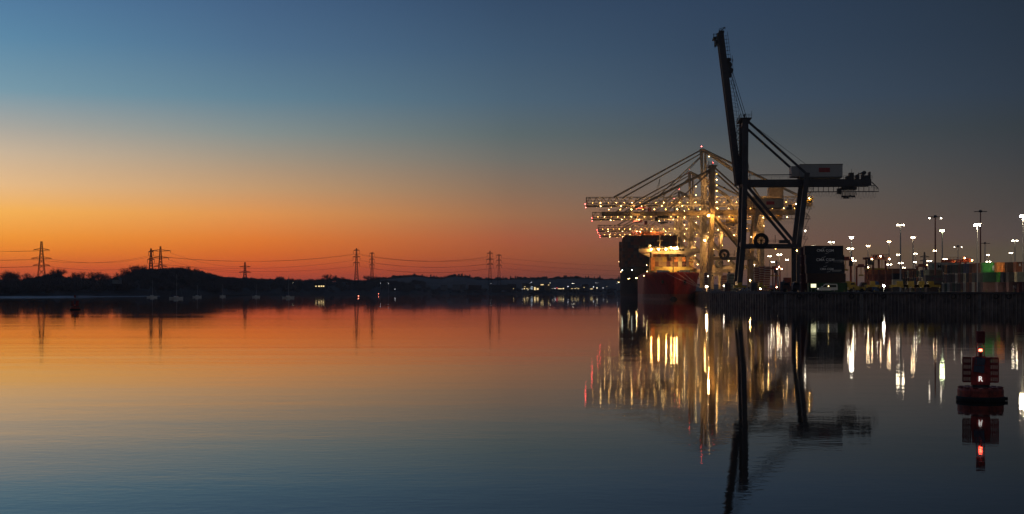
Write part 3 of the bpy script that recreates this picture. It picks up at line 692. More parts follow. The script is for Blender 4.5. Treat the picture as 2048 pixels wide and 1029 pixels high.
        tp = MB(); tp.box(B_+Vector((-2.2, 9, -1.8)), (1.5, 9, .2)); tp.bar(B_+Vector((-1, 4.6, -.6)), B_+Vector((-3, 4.6, -.6)), .22).bar(B_+Vector((-2.9, 4.6, -.4)), B_+Vector((-2.2, 4.6, -6.3)), .22).bar(B_+Vector((-1.6, 4.6, -.6)), B_+Vector((-1.4, 4.6, -5.6)), .18)
        for i in range(5): tp.bar(B_+Vector((-2.9+.14*i, 4.6, -1.2-i)), B_+Vector((-1.5, 4.6, -1.6-i)), .15)
        tp.box(B_+Vector((-1.7, 9, -3.6)), (.8, 8, 1.6))
        tp.rail(B_+Vector((-.6, 4.4, .4)), B_+Vector((1.8, 4.4, 1.2)), 1.0, .16, .7).box(B_+Vector((.4, 9, .5)), (2.2, 8, .8)).bar(B_+Vector((.2, 4.4, .6)), B_+Vector((1.7, 4.4, 2.1)), .2)
        tp.build('boom_tip_frame', DSTEEL, bo)
        sv = MB(); C = A.lerp(B_, .79)+nn*2.1
        for dz, dx, rr_ in ((0, 0, 1.2), (-2.2, .5, 1.1), (2.0, -.3, .9), (-4.2, .3, .8)):
            cc = C+Vector((dx, 8.5, dz)); sv.lathe([(0, -1.2), (rr_, -1.2), (rr_, 1.2), (0, 1.2)], 12, cc, 'y')
        sv.rail(C+Vector((-.4, 5, -3)), C+Vector((1.4, 5, -3.2)), 1.1, .15, .7).rail(C+Vector((-.2, 5, 1)), C+Vector((1.3, 5, .8)), 1.1, .15, .7)
        sv.bar(C+Vector((1.4, 5, -3)), C+Vector((1.0, 5, 3.4)), .16); sv.build('sheave_block', DSTEEL, bo)
        ct = MB()
        for y in (5, 13): ct.bar(C+Vector((.8, y-8.5+8.5, -2)) if False else Vector((C.x+.8, y, C.z-2)), (1.2, y, 69.6), .18); ct.bar((C.x+1.0, y, C.z-6), (.2, y, 69.6), .14)
        ct.bar((1, 4, 69), (24.5, 4, 51.2), .12)
        ct.build('hoist_cable', DSTEEL, r)
    else:
        for y in (5.2, 12.8): bm.bar((-61, y, 43.4), (-1.4, y, 43.4), 2.2, 1.5)
        for x in (-60, -45, -30, -15, -3): bm.bar((x, 4, 43.4), (x, 14, 43.4), 1.0)
        bo = bm.build('boom', M, r)
        wk = MB(); wk.rail((-62, 4.2, 44.6), (-2, 4.2, 44.6), 1.1, .1, 2.5).box((-58.5, 9, 40.2), (7, 9, .2)).bar((-62, 4.6, 42), (-62, 4.6, 40.2), .2).bar((-55, 4.6, 42.4), (-55, 4.6, 40.2), .2).rail((-62, 4.6, 40.3), (-55, 4.6, 40.3), 1.1, .12, 1.2); wk.build('boom_walkway', DSTEEL, bo)
        ct = MB()
        for y in (1, 17):
            ct.bar((0, y, 68), (-46, y*.5+4.5, 44.8), .75, .6); ct.bar((0, y, 67.4), (-25, y*.5+4.5, 44.8), .45, .4)
        ct.build('forestay', M, r)
    return r
def _wheel(x, y, rr_=.55):
    mb = MB(); n_ = 12
    for s in (-.2, .2):
        for i in range(n_): mb.v.append((x+s, y+rr_*math.cos(2*math.pi*i/n_), rr_+rr_*math.sin(2*math.pi*i/n_)))
    f_ = [(i, (i+1) % n_, n_+(i+1) % n_, n_+i) for i in range(n_)]+[tuple(range(n_))[::-1], tuple(range(n_, 2*n_))]
    return mb.v, f_

c1 = box_crane(600, NAVY, True, mat('near_house', (.36, .35, .345), .6, var=.08), '')
tag(c1, 'large dark quay crane with its boom raised almost upright, nearest of the cranes', 'crane', 'quay cranes')
bulbs(c1, [(23.6, -1.6, 24.2)], E_MASTD, FLOODS, 'floodlight'); bulbs(c1, [(20.4, -1, 16.4), (12, -1.2, 17.1)], E_BULB)
c2 = box_crane(825, TAN, False, mat('tan_house', (.34, .29, .22), .6, var=.1), '')
tag(c2, 'tan quay crane with a solid box boom lowered over the water, behind the dark crane', 'crane', 'quay cranes')
bulbs(c2, [(-2.4, -4.2, 41.6)], E_SOD, FLOODS, 'floodlight'); MB().bar((-.6, -.8, 42.2), (-2.4, -4.2, 42.2), .2).box((-2.4, -4.2, 42.05), (.8, .8, .25)).build('lamp_bracket', DSTEEL, c2)
bulbs(c2, [(-29, 5, 39.2), (-56, 4, 39.6)], E_BULBW, BULB, 'floodlight')
bulbs(c2, [(-57+i*6.3, 4, 45.6) for i in range(9)]+[(2.2, -1, 46+i*3.1) for i in range(7)]+[(3+i*6, 3.8, 45.9) for i in range(8)], E_BULB)
bulbs(c2, [(17, 4, 40.5), (28, 4, 40.8), (30.5, 4, 39.9), (41, 3.6, 41), (9, 3.4, 17.0), (21, -1.4, 30), (21, -1.4, 24), (3, -1.4, 34)], E_BULBW)
bulbs(c2, [(-4.5, -5.5, 28)], E_SODM, FLOODS, 'floodlight'); MB().bar((-1, -.8, 28.6), (-4.5, -5.5, 28.5), .2).build('lamp_bracket', DSTEEL, c2)  # added floodlight and bracket, to brighten the leg lower down
hidden_floods(c2, [(11, 3.2, 41.0), (-20, 2.6, 41.0), (-42, 2.6, 41.0), (24, -3, 30), (8, -3, 50)], E_SODM); bulbs(c2, [(.3, 0, 71)], E_RED, name='beacon')
mb = MB(); mb.rail((6, 4, 38.6), (17, 4, 38.6), 3.4, .3, 1.8).box((11.5, 9, 38.4), (11, 10, .2)); mb.build('service_platform', YELP, c2)

def truss_crane(Y):
    """larger crane: lattice boom 55 m up with 73 m outreach, gauge 35 m, apex 87 m"""
    r = empty('quay_crane', (railX(Y), Y, QZ), DY); M = CREAM; W = 20.0
    for y in (0, W):
        mb = MB(); mb.bar((0, y, 2.2), (0, y, 15), 3.0, 2.2); mb.bar((0, y, 15), (0, y, 53), 3.0, 2.4); mb.build('seaside_leg', M, r)
        mb = MB(); mb.bar((35, y, 2.2), (35, y, 54), 2.6, 2.2); mb.build('landside_leg', M, r)
        MB().bar((0, y, 15), (35, y, 15), 2.2, 2.0).build('portal_beam', M, r)
        mb = MB(); mb.bar((1.4, y, 50), (33.4, y, 17), 1.9, 1.6); mb.build('diagonal_brace', M, r)
        mb = MB(); mb.bar((0, y, 53), (-.8 if y else -1.6, y*.3+6, 87.5), 1.7, 1.3); mb.bar((1.5, y, 55), (1.2, y*.3+6, 86), .9, .8)
        mb.build('mast_leg', M, r)
        mb = MB(); mb.bar((0, y*.3+6, 87), (26, y*.7+3, 70), 1.1, .9); mb.bar((26, y*.7+3, 70), (35, y, 55), 1.1, .9); mb.bar((0, y*.3+6, 87.5), (60, y*.4+6, 58), .7, .6); mb.build('backstay', M, r)
        for x in (0, 35):
            mb = MB(); mb.box((x, y, 2.0), (1.5, 8, 1.0))
            for k in (-3, -1.8, -.6, .6, 1.8, 3): mb.add(*_wheel(x, y+k))
            mb.build('bogie', DSTEEL, r)
    mb = MB()
    for x, z in ((0, 15), (0, 52), (35, 15), (35, 52), (0, 34), (35, 34)): mb.bar((x, 0, z), (x, W, z), 1.8, 1.6)
    mb.bar((-.5, 5, 86.8), (-.5, 13, 86.8), 2.0); mb.build('cross_beam', M, r)
    def lattice(x0, x1, nm):
        g = MB(); n_ = int(abs(x1-x0)/4)
        for y in (5.5, 14.5):
            g.bar((x0, y, 53.0), (x1, y, 53.0), .9, .7); g.truss((x0, y, 54.6), (x1, y, 54.6), (0, 0, 1), 3.6, n_, .34); g.bar((x0, y, 56.3), (x1, y, 56.3), .2)
        for i in range(n_//2+1): g.bar((x0+(x1-x0)*i/(n_//2), 5.5, 53.2), (x0+(x1-x0)*i/(n_//2), 14.5, 53.2), .4); g.bar((x0+(x1-x0)*i/(n_//2), 5.5, 58.2), (x0+(x1-x0)*i/(n_//2), 14.5, 58.2), .25)
        g.rail((x0, 4.2, 53.4), (x1, 4.2, 53.4), 1.1, .12, 3).rail((x0, 15.8, 53.4), (x1, 15.8, 53.4), 1.1, .12, 3)
        return g.build(nm, M, r)
    lattice(-72, -1, 'boom'); lattice(1, 66, 'girder')
    mb = MB()
    for y in (5.5, 14.5):
        mb.bar((-.8, y*.4+6, 87.6), (-55, y, 58.4), .65, .5); mb.bar((-.8, y*.4+6, 85.4), (-49, y, 58.4), .45, .4); mb.bar((-.8, y*.4+6, 84), (-28, y, 58.4), .5, .4); mb.bar((-.8, y*.4+6, 83.4), (-25, y, 58.4), .3, .3)
    mb.bar((-28, 10, 58.2), (-26.5, 10, 70), .25).bar((-30, 10, 58.2), (-26.5, 10, 70), .25)
    mb.build('forestay', M, r)
    h_ = MB().box((44, 10, 60.4), (9, 9, 6.6)); h_.box((39, 10, 57.6), (18, 10, 1)); h_.build('machinery_house', TAN, r)
    t_ = MB().box((-39, 10, 51.6), (7, 8, 1.6)); t_.box((-33, 8, 50.4), (2.2, 2.6, 2.6)); t_.build('trolley', mat('dark_red_paint', (.16, .02, .02), .6), r)
    e = MB().box((64, 10, 55.5), (4, 7, 3)); e.bar((58, 5.5, 53), (67, 5.5, 57), .6).bar((60, 5.5, 58), (65, 5.5, 60.5), .4).bar((60, 5.5, 49), (66, 5.5, 53), .25).rail((52, 5, 51), (67, 5, 51), 1.2, .15, 2); e.build('end_platform', YELP, r)
    st = MB()
    for z in range(16, 52, 4): st.box((2.8, -.6, z), (2.4, 1.4, .15)); st.bar((2, -.8, z-4), (3.6, -.8, z), .25)
    st.bar((2, -.8, 12), (2, -.8, 52), .2); st.build('stairway', CREAM, r); st = MB(); st.bar((1.8, 6, 54), (1.8, 6, 84), .2)
    for z in range(56, 84, 4): st.box((2.6, 6, z), (2.4, 1.4, .15)); st.bar((1.8, 6, z-4), (3.4, 6, z), .25)
    st.build('mast_ladder', CREAM, r)
    c = (9, -1.4, 17.2); q_ = MB().lathe([(1.0, -.2), (2.6, -.5), (2.7, .5), (1.0, .2), (1.0, -.2)], 20, c, 'y')
    for i in range(8): a = i*math.pi/4; q_.bar(c, (c[0]+1.4*math.cos(a), c[1], c[2]+1.4*math.sin(a)), .2)
    q_.build('cable_reel', DSTEEL, r)
    bulbs(r, [(-68+i*4.85, 4.4, 54.6) for i in range(14)]+[(-66+i*9.4, 15.6, 52.7) for i in range(7)]+[(5+i*7.5, 4.4, 54.6) for i in range(8)])
    bulbs(r, [(-63+i*12.5, 4.4, 52.6) for i in range(5)]+[(3.4, 5, 58+i*6.2) for i in range(5)]+[(2.6, -1, 26), (2.6, -1, 36), (36, -1, 40), (34, -1, 30)], E_BULBW)
    bulbs(r, [(-72.6, 5, 54.0), (-72.4, 15, 52.4), (-1, 10, 89.6)], E_RED, name='beacon')
    hidden_floods(r, [(-15, 3.2, 50.6), (-5.5, -3.2, 50.0), (18, 3.2, 50.4), (30, -3.2, 48), (-40, 3.0, 50.5), (6, -3.2, 66), (3.5, -3.2, 32)], E_WARM); bulbs(r, [(3.2, -1.9, 50.0)], E_BULBW)  # floods on the crane steel, kept out of view by added hoods
    bulbs(r, [(64, 4.6, 56.8), (56, 4.6, 53.6)], E_SODM, BULB, 'floodlight')
    hidden_floods(r, [(15, -2.6, 11.6), (30, -2.6, 11.6)], E_WARM)
    hidden_floods(r, [(38, -4.5, 49), (12, -5, 63), (6, -4.5, 22)], emi('amber_flood', (1, .54, .17), 1100))
    return r
proto = truss_crane(915)
tc_labels = [(915, 'tallest pale crane with the nearest lattice boom reaching over the ships'), (1090, 'second pale crane with a lattice boom just below the tallest one'), (1305, 'third pale lattice boom crane, standing over the dark ship'), (1435, 'farthest and lowest of the pale lattice boom cranes')]
for i, (Y, lb) in enumerate(tc_labels):
    o = proto if i == 0 else copy_tree(proto); o.location = (railX(Y), Y, QZ); tag(o, lb, 'crane', 'quay cranes')

# ------------------------------------------------------------------ containers
CW, CH, CL = 2.44, 2.9, 12.2
def cont_mesh(Lc, n_ribs):
    mb = MB(); x0, x1 = 0, Lc; d = .10
    def ribface(y, s):
        pts = []; w = (Lc-.5)/n_ribs
        for i in range(n_ribs):
            a = .25+i*w
            for q, o in ((0, 0), (.3, 0), (.45, d), (.8, d), (.95, 0)): pts.append((a+q*w, y+s*o))
        pts.append((Lc-.25, y)); o = len(mb.v)
        for p in pts: mb.v.append((p[0], p[1], .16)); mb.v.append((p[0], p[1], CH-.14))
        for i in range(len(pts)-1): mb.f.append((o+2*i, o+2*i+2, o+2*i+3, o+2*i+1))
    ribface(.06, 1); ribface(CW-.06, -1)
    mb.add([(.05, .06, CH-.10), (Lc-.05, .06, CH-.10), (Lc-.05, CW-.06, CH-.10), (.05, CW-.06, CH-.10)], [(0, 1, 2, 3)])
    mb.add([(.05, .06, .1), (Lc-.05, .06, .1), (Lc-.05, CW-.06, .1), (.05, CW-.06, .1)], [(3, 2, 1, 0)])
    for x in (.04, Lc-.04): mb.add([(x, .05, .1), (x, CW-.05, .1), (x, CW-.05, CH-.1), (x, .05, CH-.1)], [(0, 1, 2, 3)])
    me = bpy.data.meshes.new('shipping_container'); me.from_pydata(mb.v, [], mb.f); me.update(); me.materials.append(None)
    fr = MB()
    for x in (.08, Lc-.08):
        for y in (.08, CW-.08): fr.box((x, y, CH/2), (.16, .16, CH))
    for y in (.05, CW-.05):
        for z in (.08, CH-.06): fr.box((Lc/2, y, z), (Lc-.32, .10, .13))
    for x in (.05, Lc-.05):
        for z in (.08, CH-.06): fr.box((x, CW/2, z), (.10, CW-.32, .13))
    fm = mesh_only(fr, 'frame')
    dr = MB()
    for s in (0, 1):
        dr.box((-.01, .66+s*1.12, CH/2), (.05, 1.04, CH-.4))
    rd = MB()
    for y in (.38, .9, 1.54, 2.06): rd.tube((-.07, y, .25), (-.07, y, CH-.25), .035, n=5); rd.box((-.08, y, 1.1), (.05, .3, .06))
    return me, fm, mesh_only(dr, 'doors'), mesh_only(rd, 'lock_rods')
C40, C20 = cont_mesh(12.2, 38), cont_mesh(6.06, 19)
PAL = {'navy': (.014, .020, .038), 'dark green': (.020, .070, .045), 'green': (.06, .36, .07), 'bright green': (.08, .42, .05), 'brown': (.26, .08, .04), 'dark red': (.13, .025, .025), 'maroon': (.17, .03, .04), 'orange': (.90, .33, .08),
       'blue': (.03, .07, .18), 'grey': (.11, .10, .10), 'white': (.62, .57, .48), 'cream': (.80, .70, .46), 'pink': (.20, .11, .11), 'black': (.014, .015, .02), 'yellow': (.58, .36, .06), 'dark brown': (.05, .022, .018), 'tan': (.42, .25, .12)}
ROD = mat('lock_rod_steel', (.10, .09, .085), .6)
def cmat(c): return mat('container_'+c.replace(' ', '_'), PAL[c], .6, scale=.8, var=.22)
def container(x, y, z, yaw, c, label, group, L20=False, doors=False, plain=False, frame=True):
    S = C20 if L20 else C40
    o = part('shipping_container', S[0], cmat(c), None, (x, y, z)); o.rotation_euler = (0, 0, yaw)
    if frame: part('frame', S[1], cmat(c), o, (0, 0, 0))
    if doors: dd = part('doors', S[2], cmat(c), o, (0, 0, 0)); part('lock_rods', S[3], ROD, dd, (0, 0, 0))
    tag(o, label, 'shipping container', group); return o
TIER = ['on the ground', 'second tier', 'third tier', 'fourth tier', 'top tier']
# dark five-high stack beside the van
LET = mat('letter_white', (.90, .90, .92), .6, var=.05)
for i, (xc, c) in enumerate([(1656, 'green'), (1653, 'dark brown'), (1651, 'navy'), (1650, 'navy'), (1648, 'navy')]):
    p = at(xc, 583, 475); lb = ['dark green container on the ground behind the white van', 'blackish brown container, second from the ground in the dark stack', 'navy container third from the ground, with small white company name and lines', 'navy container fourth from the ground, with large white company name and small print', 'navy container topmost of the dark stack with a white company name'][i]
    if i == 0: PAL['stack green'] = (.022, .085, .022)
    o = container(p.x-6.1, 475, QZ+i*2.93, 0, 'stack green' if i == 0 else c, lb, 'dark container stack by the van')
    if i >= 2:
        sz = (.92, 1.24, 1.16)[i-2]; cx = (6.5, 6.2, 6.5)[i-2]
        text('CMA CGM', sz*.95, LET, o, (cx, -.02, 1.35)); sw = MB()
        for dx, zz, s in ((-.5, 2.2, 1), (.6, .55, 1)):
            for k in range(6): sw.bar((cx+dx+(k-3)*.2, -.02, zz+.02*k*k*.5-.12), (cx+dx+(k-2)*.2, -.02, zz+.02*(k+1)**2*.5-.12), .07)
        sw.build('swoosh', LET, o)
        if i < 4:
            t_ = MB()
            if i == 2: t_.box((9.6, -.02, 1.0), (3.2, .02, .10)).box((9.5, -.02, .62), (2.6, .02, .06))
            else:
                for k in range(12): t_.box((8.9+k*.27, -.02, 1.22), (.16, .02, .12)); t_.box((8.8+k*.3, -.02, .72), (.17, .02, .10))
            t_.build('small_print', LET, o)
for i, c in enumerate(['dark red', 'maroon', 'dark red', 'maroon', 'dark red']):
    p = at(1602.5, 583, 481); container(p.x, 481, QZ+i*2.93-.05*i, 0, c, f'{c} container {TIER[i]} in the stack just behind the dark one', 'stack behind the dark containers', doors=True)
# block of rows seen end on, long sides facing the water on the right
def block(xl, D, nrows, cols_by_row, yaw, name, grp, top=None, z0=QZ, step=2.9, ncol=1):
    u = Vector((math.cos(yaw), math.sin(yaw))); v = Vector((math.sin(yaw), -math.cos(yaw)))*step
    p0 = Vector(((xl-1024)/F*D, D)); onm = ['front', 'second', 'third', 'fourth', 'fifth', 'sixth', 'seventh', 'eighth', 'ninth', 'tenth', 'eleventh', 'twelfth', 'thirteenth', 'fourteenth', 'fifteenth', 'sixteenth']
    for i in range(nrows):
        for t_, c in enumerate(cols_by_row[i]):
            if c is None: continue
            q = p0-v*i; container(q.x, q.y, z0+t_*2.93, yaw, c, f'{c} container {["at the bottom", "in the middle tier", "in the top tier", "on the very top"][t_]} of the {onm[i]} row of {name}', grp, doors=True)
A_ = R(20)
rows = [['pink', 'dark green', 'green'], ['navy', 'grey', 'brown'], ['brown', 'navy', 'brown'], ['white', 'grey', 'brown'], ['dark red', 'brown', 'dark red'], ['brown', 'navy', 'blue'], ['white', 'cream', 'blue'], ['dark red', 'dark brown', 'dark green'],
        ['navy', 'brown', 'dark red'], ['grey', 'white', 'dark green'], ['dark green', 'dark brown', 'grey'], ['pink', 'navy', 'dark green'], ['white', 'grey', 'navy'], ['dark green', 'pink', 'orange'], ['white', 'navy', 'dark brown']]
rows = [[r_[0], r_[1]]+([r_[2]] if i else [r_[2]]) for i, r_ in enumerate(rows)]
block(1966, 448, 15, rows, 0, 'the big right block', 'container block at the right')
def lone(xl, D, tier, c, label, grp='containers at the right end', yaw=0, **k):
    D -= 34 if D < 500 else 0; p = Vector(((xl-1024)/F*D, D)); return container(p.x, p.y, QZ+tier*2.93, yaw, c, label, grp, **k)
o = lone(1994, 478, 2, 'orange', 'bright orange container high in the right-hand wall of boxes', doors=True)
o = lone(2015, 476.5-1.2, 2, 'dark brown', 'dark brown container right of the bright orange one', doors=True)
o = lone(2032, 472, 2, 'brown', 'brown container topmost at the right edge with a small white mark', doors=True); text('K I', 1.0, LET, o, (1.5, -.02, 2.0))
lone(1998, 478, 1, 'bright green', 'vivid green container half hidden under the orange one', doors=True); lone(2006, 475.2, 1, 'navy', 'navy container right of the vivid green one', doors=True)
lone(2017, 472.4, 1, 'grey', 'grey container between the navy and the cream one', doors=True)
o = lone(2034, 469.4, 1, 'cream', 'cream container end with door bars at the right edge', doors=True)
o = lone(1996, 475, 0, 'pink', 'dull pink container at the foot of the right wall, faded lettering', L20=True); text('P&O', 1.5, mat('letter_dark', (.06, .05, .05), .7), o, (3.0, -.02, 1.4))
o = lone(2017.5, 472.2, 0, 'pink', 'dull pink container beside its twin with pale lettering', L20=True); text('NCTT', 1.3, LET, o, (3.0, -.02, 1.4))
lone(2038.5, 469.4, 0, 'dark red', 'dark red container at the foot of the right edge', doors=True)
# 'E' on the green one
gq = at(1990.5, 538, 481.3)
ge = [o_ for o_ in bpy.data.objects if o_.get('label', '').startswith('green container in the top tier of the front row')][0]
text('E', 1.9, WHITEP, ge, (3.2, -.02, 1.2))
# white lettered pair left of the block
def side_on(xl, D, tier, c, label, w20=False, **k): return lone(xl, D, tier, c, label, 'containers beside the block', yaw=0, L20=w20, **k)
o = side_on(1851, 530, 1, 'grey', 'pale grey container with maroon lettering left of the block'); text('YANG MING', 1.4, mat('maroon_letter', (.20, .02, .05), .6), o, (7.6, -.02, 1.4)); text('T', 1.9, mat('maroon_letter', None), o, (2.4, -.02, 1.4))
o = side_on(1854, 530, 0, 'dark brown', 'dark container under the pale grey lettered one')
o = side_on(1858, 600, 3, 'white', 'cream white container with green mark and black letter M above the grey one'); text('M', 2.2, BLACK, o, (4.2, -.02, 1.3)); text('S', 2.2, mat('teal_letter', (.02, .35, .25), .6), o, (1.8, -.02, 1.3))
for t_ in range(3): side_on(1859, 600, t_, 'brown', f'brown container {TIER[t_]} under the cream white lettered one')
# smaller block left of it
cb = ['brown', 'grey', 'navy', 'dark green', 'white', 'blue', 'pink', 'dark brown', 'cream']
rows2 = [[cb[(i*2+1) % 9], cb[(i*5+3) % 9]]+([['cream', 'blue', 'cream', 'dark green', 'brown', 'dark red', 'brown', 'cream', 'navy', 'brown'][i]]) for i in range(10)]
block(1850, 600, 10, rows2, 0, 'the smaller left block', 'smaller container block', step=3.6)
for i, xl in enumerate((1742, 1790-28)):
    for t_ in range(4): side_on(xl-6+i*30, 760, t_, ['dark brown', 'brown', 'dark red', 'brown'][t_], f'{["dark brown","brown","dark red","brown"][t_]} container {TIER[t_]}, {["left", "right"][i]} of the two brown stacks behind the carriers')
for t_ in range(3): side_on(1786, 720, t_, ['grey', 'cream', 'navy'][t_], f'{["grey","cream","navy"][t_]} container {TIER[t_]} right of the brown stacks', w20=True)
for j, xl in enumerate((1560, 1568, 1577)):
    for t_ in range(2+j % 2): side_on(xl, 900+j*40, t_, ['dark red', 'navy', 'brown'][(t_+j) % 3], f'dim container {TIER[t_]} of stack {["nearest the cream crane", "in the middle", "nearest the dark crane leg"][j]} seen through the portal', w20=True)

# ------------------------------------------------------------------ yard lamp masts
LAMPM = mesh_only(MB().ball((0, 0, 0), .30, 8, 5, .85), 'floodlight')
LAMPN = mesh_only(MB().ball((0, 0, 0), .21, 8, 4, .6), 'floodlight_near')
masts = [ (1703, 475, 'b', 30, 'brightest lamp mast, standing right of the dark container stack'), (1701, 497, 'm', 24, 'smaller lamp mast directly below the brightest one'), (1663, 484, 'm', 30, 'lamp mast just above the dark container stack'),
 (1628, 492, 's', 26, 'small three-lamp mast peeping over the dark stack'), (1736, 491.5, 'o', 30, 'warm lamp mast second to the right of the brightest one'), (1709, 521, 's', 22, 'small lamp mast low right of the dark stack'),
 (1778, 483, 'o', 30, 'warm lamp mast left of the tall twin-lamp mast'), (1801, 449.5, 'm', 30, 'tall lamp mast with two lit wings, left of centre in the yard'), (1796, 509, 's', 26, 'small lamp pair low beside the tall twin-lamp mast'),
 (1826, 474.5, 'o', 30, 'warm star-like lamp mast right of the tall twin-lamp mast'), (1831, 507, 's', 26, 'small lamp pair low under the warm star-like mast'), (1870.5, 435, 'd', 28, 'very tall mast with a dim lamp at each tip and reddish foot'),
 (1870, 501, 'o', 28, 'warm lamp mast low in front of the very tall dim one'), (1884.5, 461, 'g', 30, 'greenish lamp mast right of the very tall dim one'), (1954.5, 449, 'n', 19.8, 'bright double lamp mast beside the tall unlit one'),
 (1961, 424, 'x', 34, 'tallest mast with its lamps unlit'), (1916, 493.5, 'd', 28, 'dim one-sided lamp mast above the red gantry'), (1976, 509.5, 'o', 28, 'warm lamp mast upper of two above the green container'),
 (1977, 523, 'm', 24, 'lamp mast lower of two above the green container'), (1970, 487.5, 'x', 28, 'slim unlit mast right of the tallest one'), (2030, 481, 'm', 30, 'lamp mast above the brown containers near the right edge'),
 (2022, 505.5, 's', 26, 'small lamp pair above the bright orange container'), (2046, 431.5, 'n', 22.2, 'tall lamp mast cut by the right edge'), (1859, 521.5, 'm', 24, 'low lamp mast left of the cream white container'),
 (1867, 528.5, 's', 22, 'tiny lamp mast above the cream white container'), (1889.5, 518, 'm', 24, 'low white lamp mast at the left end of the red gantry'), (1830, 524, 's', 22, 'low flat lamp left of the dim pylon'),
 (1801.5, 526, 'm', 22, 'round bright low lamp below the tall twin-lamp mast'), (1778.5, 529, 'm', 20, 'low lamp mast below the warm one on the left'), (1792.5, 540, 'b', 16, 'low star-like white lamp above the brown containers'),
 (1757, 514.5, 's', 24, 'small lamp mast above the right straddle carrier'), (1732.5, 517.5, 's', 22, 'small lamp mast above the left straddle carrier'), (1808, 535, 's', 20, 'tiny twin lamp below the round bright low lamp'),
 (1840, 530, 's', 20, 'tiny lamp left of the dim pylon foot'), (1539, 512, 's', 26, 'lamp mast left of three seen through the dark portal'), (1559, 509, 'm', 28, 'lamp mast largest of three seen through the dark portal'), (1545.5, 523.5, 's', 22, 'small lamp mast between two taller ones in the dark portal'),
 (1574, 519, 's', 24, 'lone lamp mast at the right in the dark portal'), (1504, 531, 's', 22, 'small lamp mast left of the pair beside the dark crane leg'), (1507.5, 529.5, 's', 22, 'small lamp mast right of the pair beside the dark crane leg')]
for xi, yl, ty, hgt, lb in masts:
    D = (QZ+hgt-CAMZ)*F/(HY-yl); p = at(xi, yl, D); r = empty('lamp_mast', (p.x, p.y, QZ))
    w = .40 if ty != 's' else .28
    if ty == 'n': w = .16
    MB().tube((0, 0, 0), (0, 0, hgt+.3), w, w*.55, 8).build('pole', mat('red_pole', (.30, .07, .05), .6) if xi in (1870.5, 1961) else GALV, r)
    hd = MB()
    q_ = .65 if ty == 'n' else 1.0
    if ty in 'bmogn': hd.lathe([(1.2*q_, .15), (1.6*q_, .15), (1.6*q_, .3), (1.2*q_, .3), (1.2*q_, .15)], 12, (0, 0, hgt))
    hd.bar((-1.6*q_, 0, hgt+.2), (1.6*q_, 0, hgt+.2), .18).bar((0, -1.6*q_, hgt+.2), (0, 1.6*q_, hgt+.2), .18)
    if ty in 'dx':
        hd.bar((-2.5, 0, hgt+.1), (2.5, 0, hgt+.1), .25).lathe([(0, -.3), (.7, -.2), (.8, .3), (.4, .8), (0, .8)], 10, (0, 0, hgt))
        for s in (-2.2, 2.2): hd.box((s, 0, hgt+.05), (1.0, .7, .3))
    hd.build('head_frame', GALV if ty not in 'dx' else DSTEEL, r)
    m_ = {'b': E_MASTB, 'n': emi('mast_flood_near', (1, .82, .55), 750), 'm': E_MAST, 'o': E_MASTO, 'g': E_MASTG, 's': E_MAST, 'd': E_MASTD, 'x': DSTEEL}[ty]
    if ty in 'bogn':
        rr_ = .8 if ty == 'n' else .85
        for i in range(6): part('floodlight', LAMPN if ty == 'n' else LAMPM, m_, r, (rr_*math.cos(math.pi*i/3+.3), rr_*math.sin(math.pi*i/3+.3), hgt-.22-(.14 if i % 2 else 0)))
    elif ty == 'm':
        for q_ in (-1.5, -.85, .85, 1.5): part('floodlight', LAMPM, m_, r, (q_, (.2 if abs(q_) > 1 else -.3), hgt-.25))
    elif ty == 's':
        for q_ in (-.75, .75): part('floodlight', LAMPM, m_, r, (q_, 0, hgt-.3))
    elif ty == 'd':
        for q_ in (-2.2, 2.2): part('floodlight', LAMPM, m_, r, (q_, 0, hgt-.35))
    tag(r, lb, 'lamp mast', 'floodlight masts in the container yard')

# ------------------------------------------------------------------ yard machines and vehicles
def lowlamp(xi, yl, D, m, label, rr=.4):
    p = at(xi, yl, D); r = empty('yard_lamp', (p.x, p.y, QZ)); H = max(.8, p.z-QZ); MB().tube((0, 0, 0), (0, 0, H-.1), .1, n=6).box((0, .1, H), (.9, .5, .25)).build('post', GALV, r)
    MB().ball((0, -.1, H-.25), rr, 8, 5, .8).build('lamp', m, r); tag(r, label, 'lamp', 'low lamps along the quay')
lowlamp(1767.5, 570.5, 520, E_MASTB, 'low dazzling greenish-white lamp right of the carriers')
lowlamp(1413, 573, 640, E_WARM, 'warm lamp at the foot of the cream crane by the ship')
lowlamp(1448, 571, 660, E_MASTD, 'small white lamp between the crane feet')
lowlamp(1416, 552, 760, E_MASTD, 'lamp beside the red and white bars near the ship', .3)
lowlamp(1521, 577, 676, E_SODM, 'sodium lamp below the striped stack in the dark portal', .3)
lowlamp(1500, 560, 760, E_SODM, 'sodium lamp right behind the dark crane leg', .28)
lowlamp(1858, 566, 540, E_MASTG, 'greenish lamp among the smaller container block', .26)
lowlamp(1838, 568, 600, E_MASTG, 'second greenish lamp left of the pale grey container', .26)

